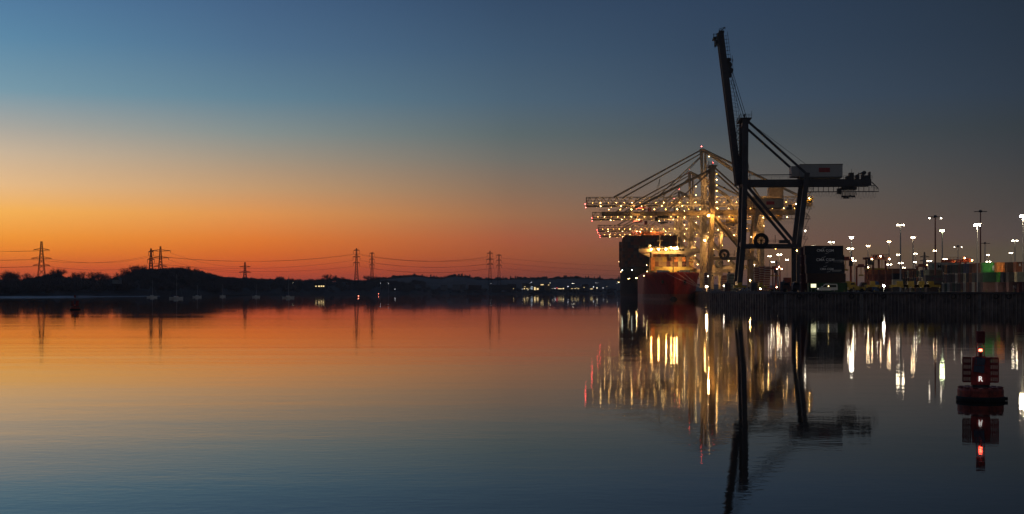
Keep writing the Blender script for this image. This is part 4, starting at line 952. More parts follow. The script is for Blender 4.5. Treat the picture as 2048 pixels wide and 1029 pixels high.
def straddle(xi, D, Mx, label, yaw=R(70), hh=13.5):
    p = at(xi, HY, D); r = empty('straddle_carrier', (p.x, p.y, QZ), yaw)
    for s in (-2.2, 2.2):
        mb = MB(); mb.bar((-4.5, s, 1.7), (4.5, s, 1.7), .8, .7)
        for x in (-3.4, 3.4): mb.bar((x, s, 1.8), (x*.92, s, hh), .6, .6)
        mb.build('side_frame', Mx, r)
        for x in (-3.6, -1.3, 1.3, 3.6):
            w = MB(); v_, f_ = _wheel(0, 0, .8); w.add([(b_+x, a_+s, c_) for a_, b_, c_ in v_], f_); w.build('wheel', BLACK, r)
    mb = MB()
    for s in (-2.2, 2.2): mb.bar((-4.6, s, hh), (4.6, s, hh), .9, .8)
    for x in (-3.3, 0, 3.3): mb.bar((x, -2.4, hh+.2), (x, 2.4, hh+.2), .6)
    mb.box((1.2, 0, hh+.9), (3.4, 3, 1.1)).rail((-4.5, -2.7, hh+.5), (4.5, -2.7, hh+.5), 1.1, .12, 1.5); mb.build('top_frame', Mx, r)
    c = MB().box((-4.6, -2.4, hh-1.5), (1.8, 1.6, 2.2)); c.build('cab', DSTEEL, r)
    MB().box((0, 0, hh-4.2), (10.5, 2.0, .6)).bar((-3, 0, hh-4), (-3, 0, hh), .15).bar((3, 0, hh-4), (3, 0, hh), .15).build('spreader', YELP, r)
    bulbs(r, [(-4.6, -3.3, hh-.3), (4.6, -2.8, hh-.2), (0, -2.9, hh+.9), (-4.4, -2.9, 2.6)], emi('carrier_lamp', (1, .7, .35), 60), mesh_only(MB().ball((0, 0, 0), .26, 6, 4), 'floodlight'), 'floodlight')
    tag(r, label, 'straddle carrier', 'straddle carriers in the yard')
straddle(1691, 640, REDC, 'red straddle carrier just right of the dark container stack', R(75))
straddle(1752, 610, mat('dull_red_steel', (.22, .06, .05), .6), 'dull red straddle carrier before the brown containers', R(25))
straddle(1722, 760, REDC, 'red straddle carrier between the two nearer ones, farther back', R(80), 12.5)
straddle(1549, 880, REDC, 'small straddle carrier seen through the dark portal', R(60))
straddle(1843, 780, REDC, 'straddle carrier rising behind the smaller container block', R(80), 13)
def gantry(xi, D, label):
    p = at(xi, HY, D); r = empty('yard_gantry', (p.x, p.y, QZ), R(4)); hh = 14.2
    for x in (-4.2, 4.2):
        mb = MB()
        for y in (0, 7): mb.bar((x*1.12, y, 1.6), (x*.9, y, hh), .9, .9)
        mb.bar((x*1.12, -1, 1.5), (x*1.12, 8, 1.5), .9); mb.build('leg_frame', REDC, r)
        for y in (0, 2, 5, 7):
            w = MB(); w.add(*_wheel(x*1.12, y, .75)); w.build('wheel', BLACK, r)
    mb = MB()
    for y in (0, 7): mb.bar((-5, y, hh), (6.2, y, hh), 1.3, .8)
    mb.box((5.6, 3.5, hh+.2), (1.6, 6, 1.8)); mb.rail((-5, -.6, hh+.7), (6, -.6, hh+.7), 1.0, .1, 1.4); mb.build('top_beam', REDC, r)
    text('R.A.I.', 1.0, WHITEP, r, (0, -.45, hh)); MB().box((4.6, -.6, hh-2.6), (1.6, 1.8, 2.2)).build('cab', DSTEEL, r)
    bulbs(r, [(3.2, -.9, hh+1.3), (6.6, -1, hh+.2), (-1.5, -.8, hh-1.1), (5.4, -1.6, hh-3.8)], emi('gantry_sodium', (1, .55, .16), 45), mesh_only(MB().ball((0, 0, 0), .3, 6, 4), 'floodlight'), 'floodlight')
    tag(r, label, 'gantry crane')
gantry(1914.5, 690, 'red yard gantry crane lit from its top beam, above the container block')

def van(xi, D):
    p = at(xi, HY, D); r = empty('parked_van', (p.x, p.y, QZ), 0)
    prof = [(-3.0, .45), (-3.0, 1.0), (-2.75, 1.22), (-1.95, 1.45), (-1.15, 2.32), (-.5, 2.58), (2.75, 2.52), (2.95, 2.2), (3.0, .45)]
    bd = MB().prism(prof, -.98, .98).build('body', WHITEP, r)
    GLS = mat('dark_glass', (.02, .025, .03), .1)
    MB().prism([(-1.78, 1.42), (-1.05, 2.2), (-.35, 2.2), (-.35, 1.42)], -1.0, -.985).build('side_window', GLS, bd)
    MB().prism([(-.2, 1.42), (-.2, 2.2), (2.5, 2.2), (2.62, 1.42)], -1.0, -.985).build('side_window', GLS, bd)
    MB().add([(-1.92, -.85, 1.47), (-1.92, .85, 1.47), (-1.18, .8, 2.31), (-1.18, -.8, 2.31)], [(0, 1, 2, 3)]).build('windscreen', GLS, bd)
    for x in (-2.1, 1.95):
        for y in (-.95, .78):
            w = MB().lathe([(0, 0), (.2, 0), (.36, .02), (.36, .17), (0, .17)], 14, (x, y, .36), 'y').build('wheel', BLACK, r)
            MB().lathe([(0, -.01), (.19, -.01), (.19, .0), (0, .0)], 12, (x, y-.005, .36), 'y').build('rim', GALV, w)
    for y in (-.7, .7): MB().box((-2.93, y, .98), (.16, .3, .16)).build('headlight', emi('head', (1, .95, .8), 3), bd)
    MB().ball((0.1, -1.02, 1.75), .17, 8, 5).build('cabin_lamp', emi('cabin', (1, .75, .3), 7), r)
    MB().box((2.0, 0, .5), (2.0, 1.98, .1)).build('bumper', DSTEEL, r)
    tag(r, 'white minibus van parked on the quay before the dark container stack, facing left', 'van')
van(1655, 471.2)
p = at(1627, 575, 473.5); r = empty('lit_sign', (p.x, p.y, QZ)); MB().box((0, .03, 1.95), (1.8, .1, 1.3)).build('frame', GALV, r); MB().box((0, -.045, 1.95), (1.6, .03, 1.12)).build('sign_face', E_SIGN, r)
MB().bar((-.6, 0, 0), (-.6, 0, 1.3), .1).bar((.6, 0, 0), (.6, 0, 1.3), .1).build('post', GALV, r); tag(r, 'small square lit sign on legs left of the white van', 'sign')
def tractor(xi, D, label, c, yaw=0):
    p = at(xi, HY, D); r = empty('port_tractor', (p.x, p.y, QZ), yaw)
    MB().prism([(-2.6, .6), (-2.6, 2.0), (-2.0, 3.2), (-.6, 3.3), (-.2, 2.0), (2.8, 1.5), (2.8, .6)], -1.2, 1.2).build('body', c, r)
    MB().prism([(-2.3, 2.2), (-1.9, 2.95), (-.8, 3.0), (-.6, 2.2)], -1.24, -1.205).build('window', mat('dark_glass', None), r)
    for x in (-1.8, 1.7):
        for y in (-1.25, .85): MB().lathe([(0, 0), (.55, 0), (.6, .1), (.6, .4), (0, .4)], 14, (x, y, .6), 'y').build('wheel', BLACK, r)
    tag(r, label, 'port tractor', 'port tractors on the quay'); return r
t1 = tractor(1580, 500, 'dark port tractor with rusty flank under the dark crane', mat('rust_body', (.20, .07, .04), .7, c2=(.04, .03, .03)))
tractor(1600, 494, 'dark port tractor against the foot of the dark stack', DSTEEL)
tractor(1712, 500, 'yellowish port tractor right of the white van', YELP); tractor(1735, 505, 'dim brown port tractor left of the dazzling low lamp', mat('rust_body', None))
def hopper(xi, D, c, label, w=5, hgt=3.6):   # bulk hoppers / spreader cradles parked at the edge
    p = at(xi, HY, D); r = empty('parked_spreader', (p.x, p.y, QZ)); mb = MB()
    mb.bar((-w/2, 0, hgt*.55), (w/2, 0, hgt*.55), .7).bar((-w/2, 1.6, hgt*.55), (w/2, 1.6, hgt*.55), .7); 
    for x in (-w/2, w/2): mb.box((x, .8, hgt*.5), (.5, 2.6, .9))
    mb.box((0, .8, hgt*.8), (w*.35, 1.6, hgt*.35)); mb.build('frame', c, r)
    s = MB()
    for x in (-w/2+.3, w/2-.3): s.bar((x-.5, .8, 0), (x, .8, hgt*.45), .22).bar((x+.5, .8, 0), (x, .8, hgt*.45), .22)
    s.build('trestle', DSTEEL, r); tag(r, label, 'spreader', 'container spreaders parked along the quay')
for xi, c, lb in ((1697, YELP, 'nearest the white van'), (1746, YELP, 'left of the blue drum'), (1800, YELP, 'first right of the low dazzling lamp'), (1822, YELP, 'second right of the low dazzling lamp'), (1843, YELP, 'third right of the low dazzling lamp, topped with a block'), (1862, YELP, 'farthest right, under the pale grey container'), (1480, YELP, 'at the feet of the cream crane'), (1522, YELP, 'under the striped bars in the portal')):
    hopper(xi, 492 if xi > 1560 else 570, c, f'yellow container spreader on trestles, {lb}', 5.6 if xi > 1790 else 4.2)
for xi, c, lb in ((1751, BLUEP, 'blue upright tank left of the dazzling low lamp'), (1455, mat('rust_body', None), 'rusty upright tank between the cream crane feet'), (1508, DSTEEL, 'dark upright tank right of the dark crane foot'), (1567, DSTEEL, 'dark upright tank left of the rusty tractor')):
    p = at(xi, HY, 500 if xi > 1560 else 560); r = empty('upright_tank', (p.x, p.y, QZ)); MB().lathe([(0, .3), (1.1, .3), (1.15, .5), (1.15, 3.0), (.9, 3.4), (.3, 3.5), (0, 3.5)], 16).build('tank', c, r); MB().bar((-.8, 0, 0), (-.8, 0, .6), .2).bar((.8, 0, 0), (.8, 0, .6), .2).tube((0, 0, 3.4), (0, 0, 3.9), .2, n=8).build('fittings', DSTEEL, r); tag(r, lb, 'tank', 'upright tanks on the quay')
# red and white striped bar stacks
STR = mat('stripe_white', (.48, .36, .28), .6, var=.2); STRR = mat('stripe_red', (.20, .045, .03), .6, var=.1)
def striped(xi, D, w, hgt, n_, lb, lean=0):
    p = at(xi, HY, D); r = empty('barrier_stack', (p.x, p.y, QZ)); dz = hgt/n_
    a_ = MB(); b_ = MB()
    for i in range(n_): (a_ if i % 2 else b_).box((lean*i*dz*.06+(.12 if i % 2 else 0), 0, dz*(i+.5)), (w, 2.4, dz*.96))
    a_.build('white_bars', STR, r); b_.build('red_bars', STRR, r); tag(r, lb, 'striped barrier stack', 'red and white striped bar stacks on the quay')
striped(1411.5, 760, 1.6, 9.6, 22, 'slim red and white striped bar stack beside the red ship bow'); striped(1446.5, 740, 2.4, 8.2, 20, 'red and white striped bar stack between the cream crane legs', 1)
striped(1516, 700, 2.6, 11.4, 22, 'left column of the glowing striped stacks in the dark portal', -1); striped(1524, 695, 2.6, 12.0, 22, 'middle column of the glowing striped stacks in the dark portal'); striped(1532, 690, 2.6, 11.6, 22, 'right column of the glowing striped stacks in the dark portal', 1)
# pale hopper tower behind
p = at(1463, HY, 760); r = empty('loading_hopper', (p.x, p.y, QZ)); MB().prism([(-3.2, 0), (-2.0, 9.2), (1.6, 9.2), (3.4, 0)], -2, 2).build('shell', mat('pale_green_steel', (.38, .40, .30), .7, c2=(.2, .2, .14)), r)
mb = MB()
for i in range(6): mb.box((0.2, -2.1, 1.2+i*1.4), (5.6-i*.5, .12, .22))
mb.build('rib', DSTEEL, r); tag(r, 'pale greenish tapering hopper between the cream crane legs', 'hopper')
lowlamp(1470, 556, 735, E_SODM, 'sodium lamp over the pale tapering hopper', .22)

# ------------------------------------------------------------------ container ships
def hull_mesh(Lh, B_, deck, bul, flareL, wlL, pw=.55, pdeck=.5):
    mb = MB(); zs = [-1.5, 0, 1.5, 4, 7, 10, 13, deck-1.5, deck, deck+bul]; zs = sorted(z for z in set(zs) if z <= deck+bul)
    st = [0, .6, 1.5, 3, 5, 8, 12, 17, 23, 30, 38, 48, 60, 75, 95, 130, Lh-30, Lh]
    grid = []
    for z in zs:
        k = max(0, min(1, z/deck)); s0 = 9*(1-k)**1.3; LL = wlL+(flareL-wlL)*k; pp = pw+(pdeck-pw)*k
        grid.append([(s0+s*(1-s0/Lh), (B_/2)*min(1, (s/LL))**pp if s else .02) for s in st])
    m_ = len(st)
    for side in (-1, 1):
        o = len(mb.v)
        for zi, z in enumerate(zs):
            for s, hb in grid[zi]: mb.v.append((side*hb, s, z))
        for zi in range(len(zs)-1):
            for i in range(m_-1):
                q = (o+zi*m_+i, o+zi*m_+i+1, o+(zi+1)*m_+i+1, o+(zi+1)*m_+i)
                mb.f.append(q if side < 0 else q[::-1])
    # deck
    di = zs.index(deck); o = len(mb.v)
    for s, hb in grid[di]: mb.v += [(-hb, s, deck-.02), (hb, s, deck-.02)]
    for i in range(m_-1): mb.f.append((o+2*i, o+2*i+1, o+2*i+3, o+2*i+2))
    a = len(mb.v); hb = B_/2; mb.add([(-hb, Lh, -1.5), (hb, Lh, -1.5), (hb, Lh, deck), (-hb, Lh, deck)], [(0, 1, 2, 3)])
    return mb
def hullmat(name, top, boot, zb, rough=.45):
    m = bpy.data.materials.new(name); m.use_nodes = True; t = m.node_tree; b = t.nodes['Principled BSDF']; b.inputs['Roughness'].default_value = rough
    tx = t.nodes.new('ShaderNodeTexCoord'); s = t.nodes.new('ShaderNodeSeparateXYZ'); t.links.new(tx.outputs['Object'], s.inputs[0])
    g = t.nodes.new('ShaderNodeMath'); g.operation = 'GREATER_THAN'; g.inputs[1].default_value = zb; t.links.new(s.outputs[2], g.inputs[0])
    mp = t.nodes.new('ShaderNodeMapping'); mp.inputs['Scale'].default_value = (.5, .5, .08); t.links.new(tx.outputs['Object'], mp.inputs[0])
    n = t.nodes.new('ShaderNodeTexNoise'); n.inputs['Scale'].default_value = 1.2; n.inputs['Detail'].default_value = 6; t.links.new(mp.outputs[0], n.inputs['Vector'])
    mx = t.nodes.new('ShaderNodeMix'); mx.data_type = 'RGBA'; t.links.new(g.outputs[0], mx.inputs[0]); mx.inputs[6].default_value = (*boot, 1); mx.inputs[7].default_value = (*top, 1)
    m2 = t.nodes.new('ShaderNodeMix'); m2.data_type = 'RGBA'; m2.blend_type = 'MULTIPLY'; m2.inputs[0].default_value = .7; t.links.new(mx.outputs[2], m2.inputs[6]); 
    cr = t.nodes.new('ShaderNodeValToRGB'); cr.color_ramp.elements[0].position = .3; cr.color_ramp.elements[1].position = .65; cr.color_ramp.elements[0].color = (.45, .4, .4, 1); t.links.new(n.outputs[0], cr.inputs[0]); t.links.new(cr.outputs[0], m2.inputs[7])
    t.links.new(m2.outputs[2], b.inputs['Base Color']); return m
S1Y = -math.atan(.062)
s1 = empty('container_ship', (101.4, 938, 0), S1Y)
DK = 16.6; B1 = 35.0
hl_ = hull_mesh(240, B1, DK, 0.6, 30, 78).build('hull', hullmat('red_hull', (.50, .050, .042), (.46, .17, .13), 3.4, .62), s1, smooth=True)
MB().ball((0, 7.0, -.6), 2.6, 14, 10, .95).build('bulbous_bow', BLACK, hl_, smooth=True)
MB().tube((0, 7, -.6), (0, 16, -.6), 2.4, 2.0, 12).build('bulb_root', BLACK, hl_)
for s in (-1, 1):
    MB().box((s*7.0, 5.4, 11.2), (1.5, 1.6, 1.8)).bar((s*7, 4.6, 11.6), (s*7, 4.4, 9.6), .4).bar((s*7-.9, 4.4, 9.7), (s*7+.9, 4.4, 9.7), .4).build('anchor', BLACK, hl_)
for s, tx_, nx in ((-1, 'MONTEREAL', -11.5), (1, 'ACTIVE', 12.2)):
    pass
# forecastle bulwark (pale), breakwater (yellow), mast
mb = MB()
ring = [(B1/2*min(1, s/30)**.5, s) for s in (1.5, 3, 5, 8, 12, 16)]
for side in (-1, 1):
    for (h0, a0), (h1, a1) in zip(ring, ring[1:]): mb.bar((side*(h0-.6), a0+1.2, DK+1.1), (side*(h1-.6), a1+1.2, DK+1.1), 1.7, .25)
mb.build('bulwark', mat('bulwark_white', (.42, .45, .48), .5, var=.2), s1)
MB().prism([(-12.6, DK), (-11.2, DK+4.2), (11.2, DK+4.2), (12.8, DK)], 19.6, 20.2).build('breakwater', mat('breakwater_yellow', (.50, .40, .12), .6), s1)
mb = MB(); mb.tube((0, 13, DK), (0, 13, DK+10.5), .35, .2, 8).bar((-1.8, 13, DK+8.2), (1.8, 13, DK+8.2), .2).box((0, 12.6, DK+9), (.9, .9, .6)).box((0, 13, DK+6.4), (1.8, 1.2, .2)); mb.build('foremast', DSTEEL, s1)
mb = MB()
for x, y in ((-6, 11), (-3, 9), (3, 9), (6, 11), (-9, 14), (9, 14)): mb.tube((x-.8, y, DK+.8), (x+.8, y, DK+.8), .7, n=10); mb.box((x, y, DK+.3), (2.2, 1.2, .6))
mb.build('windlass', DSTEEL, s1)
MB().box((0, 28, DK+.6), (B1-5, 14, 1.2)).box((0, 34, DK-.6+2), (B1-3, 1, 4)).build('hatch_cover', mat('hatch_ochre', (.35, .24, .10), .7), s1)
# bridge house behind the fore bays, facing the bow
BH = mat('bridge_cream', (.55, .46, .32), .6, var=.1)
acc = MB().box((1, 82, DK+8.6), (25, 10, 17.2)); acc = acc.build('accommodation', BH, s1)
MB().box((0, 80, DK+16.2), (40.5, 6, 2.6)).prism([(-20.2, DK+15), (-13, DK+15), (-13, DK+11.5)], 77.5, 78.2).prism([(20.2, DK+15), (13, DK+15), (13, DK+11.5)], 77.5, 78.2).build('bridge_wing', BH, s1)
mb = MB()
for i in range(9): mb.box((-8+i*2.2, 76.95, DK+16.6), (1.7, .1, 1.1))
mb.build('bridge_windows', mat('dark_glass', None), s1)
mb = MB()
for z in (3, 6, 9, 12):
    for i in range(10): mb.box((-9.5+i*2.3, 76.94, DK+z), (.8, .1, .8))
mb.build('portholes', mat('dark_glass', None), acc)
mb = MB().tube((-6, 80, DK+17.5), (-6, 80, DK+27), .3, .15, 6).bar((-8, 80, DK+23), (-4, 80, DK+23), .2).tube((6, 82, DK+17.5), (6, 82, DK+26), .25, .15, 6).bar((4.4, 82, DK+22), (7.6, 82, DK+22), .2).ball((-13, 80, DK+19.5), 1.0, 8, 6).bar((-13, 80, DK+17), (-13, 80, DK+19), .2).ball((12.6, 80, DK+19), .8, 8, 6).rail((-20, 77.2, DK+17.5), (20, 77.2, DK+17.5), 1.0, .1, 2); mb.build('radar_mast', BH, s1)
bulbs(s1, [(-12.0, 75.6, DK+17.0), (-7.0, 75.6, DK+17.1), (-2.0, 75.6, DK+17.1), (1.5, 75.6, DK+17.9), (3.6, 75.6, DK+17.6)], emi('ship_sodium', (1, .52, .14), 260), FLOOD, 'floodlight')
bulbs(s1, [(5.2, 75.6, DK+17.8)], emi('ship_warm', (1, .70, .30), 200), FLOOD, 'floodlight')
hidden_floods(s1, [(-1.1, 13.9, DK+9.2), (1.1, 13.9, DK+9.2)], emi('foredeck_flood', (1, .56, .17), 1500))
bulbs(s1, [(-16, 30, DK+1.4), (-15.5, 60, DK+6), (-12.5, 76, DK+19.5), (10.5, 76, DK+22.5), (17, 40, DK+6), (-18.2, 24, DK-1.5)], E_BULBW)
MB().bar((-14.5, 26, DK), (-14.5, 26, DK+14), .5).bar((-15.5, 26, DK+13.8), (-13.5, 26, DK+13.8), .3).build('deck_post', BH, s1)
tag(s1, 'red-hulled container ship seen bow on, with a floodlit yellow bridge front', 'container ship')
def on_ship(ship, x, y, z, c, label, grp, me=C40, **k):
    ry_ = ship.rotation_euler.z; M = Matrix.Rotation(ry_, 4, 'Z'); q = M @ Vector((x+CW/2, y, 0)); return container(ship.location.x+q.x, ship.location.y+q.y, z, ry_+R(90), c, label, grp, **k)
# fore bay containers: columns left to right, bottom to top
colm = [(-12.3, ['orange', 'orange', 'orange']), (-9.8, ['tan', 'brown', 'tan']), (-7.3, ['brown', 'tan', 'tan']), (-4.8, ['tan', 'tan', 'yellow']), (-2.3, ['maroon', 'maroon', None]), (.2, ['brown', 'tan', 'brown']), (2.7, ['brown', 'brown', 'orange']), (5.2, ['cream', 'cream', 'tan']), (7.7, ['dark red', 'dark red', 'orange'])]
nm = ['leftmost', 'second', 'third', 'fourth', 'fifth', 'sixth', 'seventh', 'eighth', 'rightmost']
for i, (x, cs) in enumerate(colm):
    for j, c in enumerate(cs):
        if c: on_ship(s1, x, 30, DK+1.9+j*2.93, c, f'{c} container {["lowest", "middle", "top"][j]} in the {nm[i]} column on the red ship fore deck', 'containers on the red ship', doors=True)
for i, x in enumerate((-10, -7.4, -4.8, -2.2, .4, 3.0, 5.6, 8.2)):    # taller bay behind
    on_ship(s1, x, 56, DK+10.4, random.choice(['tan', 'brown', 'orange', 'cream']), f'container {nm[i]} in the rear raised row before the red ship bridge', 'rear containers on the red ship', doors=True)
    for j in range(3): on_ship(s1, x, 56, DK+1.8+j*2.93, random.choice(['tan', 'brown', 'maroon']), f'container {["lowest", "second", "third"][j]} in rear column {nm[i]} from the left before the bridge', 'rear containers on the red ship')
for j in range(3):
    M = Matrix.Rotation(S1Y, 4, 'Z'); q = M @ Vector((12.3, 28.5, 0)); o = empty('tank_container', (s1.location.x+q.x, s1.location.y+q.y, DK+1.9+j*2.75), S1Y)
    MB().lathe([(0, .25), (.8, .1), (1.12, .5), (1.12, 5.6), (0, 5.9)], 20, (0, 0, 1.3), 'y').build('tank', mat('tank_cream', (.60, .45, .18), .45), o)
    fr = MB()
    for y in (0, 6):
        for x in (-1.2, 1.2): fr.box((x, y, 1.3), (.14, .14, 2.6))
        for z in (.07, 2.6): fr.bar((-1.2, y, z), (1.2, y, z), .12)
    for x in (-1.2, 1.2):
        for z in (.07, 2.6): fr.bar((x, 0, z), (x, 6, z), .12)
    fr.build('frame', cmat('orange'), o); tag(o, f'{["lowest", "middle", "topmost"][j]} round-ended tank container at the right of the red ship deck', 'tank container', 'tank containers on the red ship')
# mooring lines
ROPE = mat('rope', (.55, .45, .36), .8, var=.1)
for (x0, z0, xe, ye, lb) in ((-4.5, 16.4, 113.6, 870, 'lowest and longest mooring line across the red bow'), (2, 16.6, 115.6, 895, 'middle mooring line across the red bow'), (6, 17, 117, 912, 'upper mooring line across the red bow')):
    a = s1.matrix_world @ Vector((0, 0, 0)); M = Matrix.Rotation(S1Y, 4, 'Z'); a = Vector(s1.location)+M @ Vector((x0, .5+abs(x0)*.5-.5, z0)); b_ = Vector((xe, ye, QZ+.7)); mb = MB(); pr = a.copy()
    for i in range(1, 13):
        k = i/12; q = a.lerp(b_, k); q.z -= .5*4*k*(1-k); mb.tube(pr, q, .10, n=5); pr = q.copy()
    tag(mb.build('mooring_line', ROPE), lb, 'mooring line', 'mooring lines of the red ship')
    o = part('mooring_bollard', BM, mat('bollard_paint', None), None, (xe, ye, QZ)); tag(o, f'bollard holding the {lb.split(" mooring")[0]} mooring line of the red ship', 'bollard', 'bollards along the quay edge')

# the large dark ship behind
s2 = empty('container_ship', (116.4, 1262, 0), DY); B2 = 51.0; D2 = 25.0
hull_mesh(300, B2, D2, 0.8, 26, 70, .4, .4).build('hull', hullmat('black_hull', (.022, .018, .018), (.05, .02, .018), 3.0, .8), s2, smooth=True)
MB().box((1.5, 44, D2+14), (49, 1.2, 27)).build('lashing_bridge', DSTEEL, s2)
wh = MB().box((-1.5, 62, D2+31.0), (29, 7, 3.4)); wh.build('wheelhouse', mat('orange_house', (.52, .17, .07), .6), s2)
MB().box((-1.5, 62, D2+14), (26, 6.6, 30.4)).build('bridge_tower', mat('dim_house', (.2, .12, .08), .7), s2)
mb = MB()
for x in (-14, -7, 0, 4, 10): mb.bar((x, 60, D2+32.8), (x, 60, D2+34.4), .3)
mb.bar((-2, 61, D2+32.8), (-2, 61, D2+38), .5); mb.build('radar_mast', DSTEEL, s2)
bulbs(s2, [(-8.0, 57.9, D2+33.0), (4.4, 57.9, D2+33.2)], emi('ship2_sodium', (1, .52, .14), 260), FLOODS, 'floodlight')
bulbs(s2, [(-24.9, 30, D2-3), (-26.3, 36, D2+5.8)], emi('ship2_amber', (1, .6, .25), 9), FLOOD, 'floodlight')
bulbs(s2, [(-23.6, 14, D2-1.9), (-15.4, 3.2, D2-1.9)], emi('ship2_white', (.95, 1, .8), 16), FLOODS, 'floodlight')
bulbs(s2, [(-18.5, 6, 15.8), (-17.6, 6, 16.0), (-27, 60, 13)], E_BULBW)
bulbs(s2, [(-11.6, -2.5, 16.2)], emi('ship2_star', (1, .56, .18), 160), FLOODS, 'floodlight')
MB().bar((-11.6, -2.5, 16.6), (-11.6, 6, 17.5), .3).build('lamp_arm', DSTEEL, s2)
tag(s2, 'huge dark container ship behind the red one, stacked high with boxes', 'container ship')
tops = [8, 9]+[10]*18
dk = ['dark brown', 'navy', 'dark red', 'black', 'dark brown', 'dark green']
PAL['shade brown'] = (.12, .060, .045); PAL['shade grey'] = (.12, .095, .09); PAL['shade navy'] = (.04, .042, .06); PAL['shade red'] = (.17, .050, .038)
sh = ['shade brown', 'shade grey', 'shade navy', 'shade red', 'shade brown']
for i in range(20):
    for j in range(tops[i]):
        x = -25.2+i*2.53; z = D2+1.0+j*2.72
        xi = 1024+(s2.location.x+x+.076*40)/1300*F; yi = HY-(z-CAMZ)/1300*F
        if xi > 1290 and yi > 505: continue
        c = random.choice(sh); on_ship(s2, x, 30, z, c, f'dark container {["in the bottom", "second", "third", "fourth", "fifth", "sixth", "seventh", "eighth", "ninth", "tenth"][j]} tier, column {["one","two","three","four","five","six","seven","eight","nine","ten","eleven","twelve","thirteen","fourteen","fifteen","sixteen","seventeen","eighteen","nineteen","twenty"][i]} from the left on the dark ship', 'containers stacked on the dark ship', frame=True)

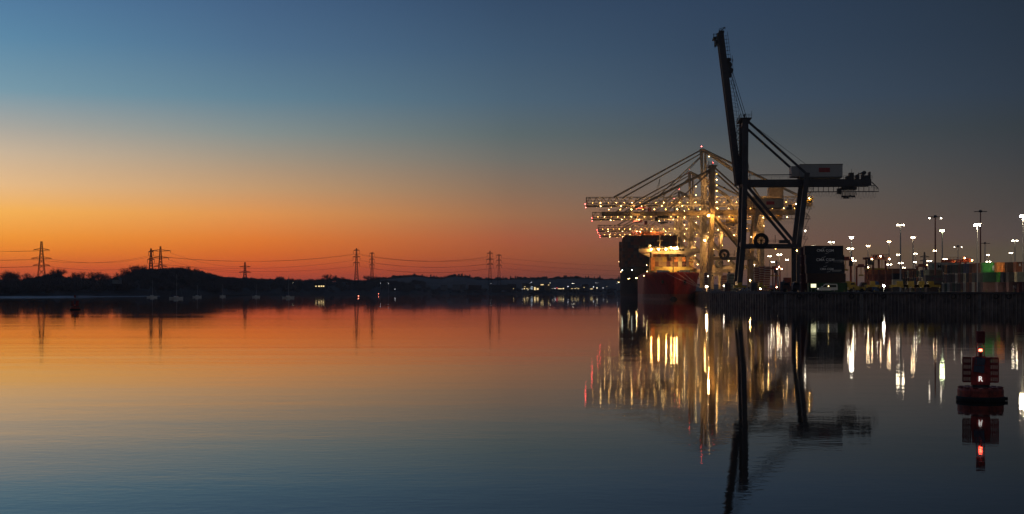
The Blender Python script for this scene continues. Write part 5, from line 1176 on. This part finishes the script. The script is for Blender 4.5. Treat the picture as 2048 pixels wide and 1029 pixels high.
# ------------------------------------------------------------------ buoys
BR = mat('buoy_red', (.58, .048, .040), .55, scale=2.2, c2=(.18, .018, .018)); BRW = mat('buoy_float_red', (.55, .080, .045), .6, scale=3, c2=(.13, .022, .018))
BRB = mat('buoy_deep_red', (.22, .018, .020), .6, scale=3)
def buoy():
    r = empty('channel_buoy', (0, 0, 0))
    fl = MB().lathe([(0, -.3), (1.03, -.3), (1.06, -.05), (1.06, .5), (1.02, .6), (.86, .64), (.5, .62), (0, .6)], 40).build('float', BRW, r, smooth=False)
    MB().lathe([(1.06, -.02), (1.11, .0), (1.13, .10), (1.11, .19), (1.06, .21)], 40).box((1.16, 0, .10), (.16, .2, .16)).build('fender_band', BLACK, fl)
    mb = MB()
    for i in range(14):
        a = 2*math.pi*i/14; mb.box((.97*math.cos(a), .97*math.sin(a), .635), (.14, .22, .05), a)
    for a in (-2.0, -1.2, .4, 2.6): mb.box((1.063*math.cos(a), 1.063*math.sin(a), .3), (.015, .03, .55), a)
    mb.build('deck_lugs', BRB, fl)
    mb = MB().lathe([(.42, .6), (.42, .74), (.36, .74)], 20)
    for a in (-2.36, -.78, .78, 2.36): mb.ball((.44*math.cos(a), .44*math.sin(a), .72), .055, 8, 5)
    mb.build('base_ring', DSTEEL, r)
    b_ = MB().add([(-.44, -.36, .76), (.44, -.36, .76), (.44, .36, .76), (-.44, .36, .76), (-.38, -.30, 2.06), (.42, -.30, 2.06), (.42, .30, 2.06), (-.38, .30, 2.06)], [(0, 1, 5, 4), (1, 2, 6, 5), (2, 3, 7, 6), (3, 0, 4, 7), (4, 5, 6, 7), (3, 2, 1, 0)])
    b_ = b_.box((.27, -.335, 1.42), (.03, .06, 1.2)); b_.box((-.20, -.335, 1.42), (.03, .06, 1.2)).build('body', BR, r)
    for s in (-1, 1):
        mb = MB(); x0, x1 = .42, .82; z0, z1 = .87, 2.05; y = -.12; rows_, cols_ = 4, 4
        cx = lambda k: s*(x0+(x1-x0)*k)
        sl_w, sl_h = .014, .18; zc = [z0+.15+i*(z1-z0-.02)/4 for i in range(4)]; xc = [.14+.22*j+.02 for j in range(4)]
        # horizontal bands between slot rows
        cuts = [z0]
        for q in zc: cuts += [q-sl_h/2, q+sl_h/2]
        cuts.append(z1)
        for i in range(0, len(cuts), 2): mb.box((cx(.5), y, (cuts[i]+cuts[i+1])/2), (x1-x0, .03, cuts[i+1]-cuts[i]))
        for q in zc:
            e_ = [0]
            for k in xc: e_ += [k-.022, k+.022]
            e_.append(1)
            for i in range(0, len(e_), 2): mb.box((cx((e_[i]+e_[i+1])/2), y, q), ((x1-x0)*(e_[i+1]-e_[i]), .03, sl_h))
        mb.box((cx(0.02), y, (z0+z1)/2), (.03, .06, z1-z0)); mb.box((cx(1.0), y, (z0+z1)/2), (.03, .05, z1-z0-.06)).box((cx(.5), y, z1), (x1-x0-.04, .05, .03)).box((cx(.5), y, z0), (x1-x0-.04, .05, .03))
        mb.build('slotted_vane', BRB if s < 0 else BR, r)
    SP = mat('solar_cell', (.06, .075, .12), .35, scale=5, var=.3)
    M1 = MB(); M1.add([(-.28, -.37, 1.72), (.18, -.37, 1.68), (.22, -.33, 2.04), (-.24, -.33, 2.08), (-.28, -.34, 1.72), (.18, -.34, 1.68), (.22, -.30, 2.04), (-.24, -.30, 2.08)], [(0, 1, 2, 3), (7, 6, 5, 4), (0, 4, 5, 1), (1, 5, 6, 2), (2, 6, 7, 3), (3, 7, 4, 0)]); M1.build('solar_panel', SP, r)
    M2 = MB(); M2.add([(-.32, -.40, 1.38), (.17, -.40, 1.32), (.18, -.36, 1.66), (-.29, -.36, 1.70), (-.32, -.37, 1.38), (.17, -.37, 1.32), (.18, -.33, 1.66), (-.29, -.33, 1.70)], [(0, 1, 2, 3), (7, 6, 5, 4), (0, 4, 5, 1), (1, 5, 6, 2), (2, 6, 7, 3), (3, 7, 4, 0)]); M2.build('solar_panel', SP, r)
    cg = MB()
    for a in (-2.5, -.64, .64, 2.5):
        px, py = .22*math.cos(a), .22*math.sin(a); cg.tube((px, py, 2.06), (px, py, 2.58), .018, n=6); cg.tube((px, py, 2.58), (px*.55, py*.55, 2.74), .018, n=6)
    cg.lathe([(.2, 2.05), (.26, 2.05), (.26, 2.1), (.2, 2.1)], 16); cg.build('lantern_cage', BRB, r)
    ln = MB().lathe([(0, 2.08), (.09, 2.1), (.09, 2.32), (0, 2.33)], 12).build('lantern_base', mat('lantern_red', (.25, .03, .04), .4), r)
    MB().lathe([(0, 2.335), (.075, 2.34), (.085, 2.38), (.075, 2.43), (0, 2.45)], 12).build('lantern_lamp', E_REDS, ln)
    MB().lathe([(0, 2.74), (.215, 2.74), (.215, 3.30), (0, 3.30)], 20).build('can_topmark', BRB, r)
    text('R', .34, emi('number_lit', (1, 1, .95), .95), r, (.0, -.40, 1.03), name='number_mark')
    return r
b1 = buoy(); p = at(1961, HY, 71.5); b1.location = (p.x, 71.5, 0); b1.rotation_euler = (0, 0, -.30)
tag(b1, 'red can buoy with slotted vanes and a glowing red lantern, floating in the right foreground', 'buoy', 'red channel buoys')
b2 = copy_tree(b1); p = at(150, HY, 420); b2.location = (p.x, 420, 0); b2.scale = (1.2, 1.2, 1.25); b2.rotation_euler = (0, 0, .3); tag(b2, 'dim unlit red buoy far off at the left before the wooded shore', 'buoy', 'red channel buoys')
for ch in b2.children:
    if ch.name.startswith('number'): ch.data = ch.data.copy(); ch.data.materials[0] = WHITEP
    for g_ in ch.children:
        if g_.name.startswith('lantern_lamp'): g_.material_slots[0].link = 'OBJECT'; g_.material_slots[0].material = MATS['lantern_red']

# ------------------------------------------------------------------ evening air
hz = MB().box((0, 14000, 64), (44000, 30000, 132)).build('haze', None); hm = bpy.data.materials.new('evening_air'); hm.use_nodes = True; ht = hm.node_tree; ht.nodes.clear()
pv = ht.nodes.new('ShaderNodeVolumePrincipled'); pv.inputs['Density'].default_value = 5e-5; pv.inputs['Color'].default_value = (.9, .88, .92, 1); pv.inputs['Anisotropy'].default_value = .2
ho = ht.nodes.new('ShaderNodeOutputMaterial'); ht.links.new(pv.outputs[0], ho.inputs['Volume']); hz.data.materials.append(hm); tag(hz, kind='stuff')
sc.cycles.volume_bounces = 0
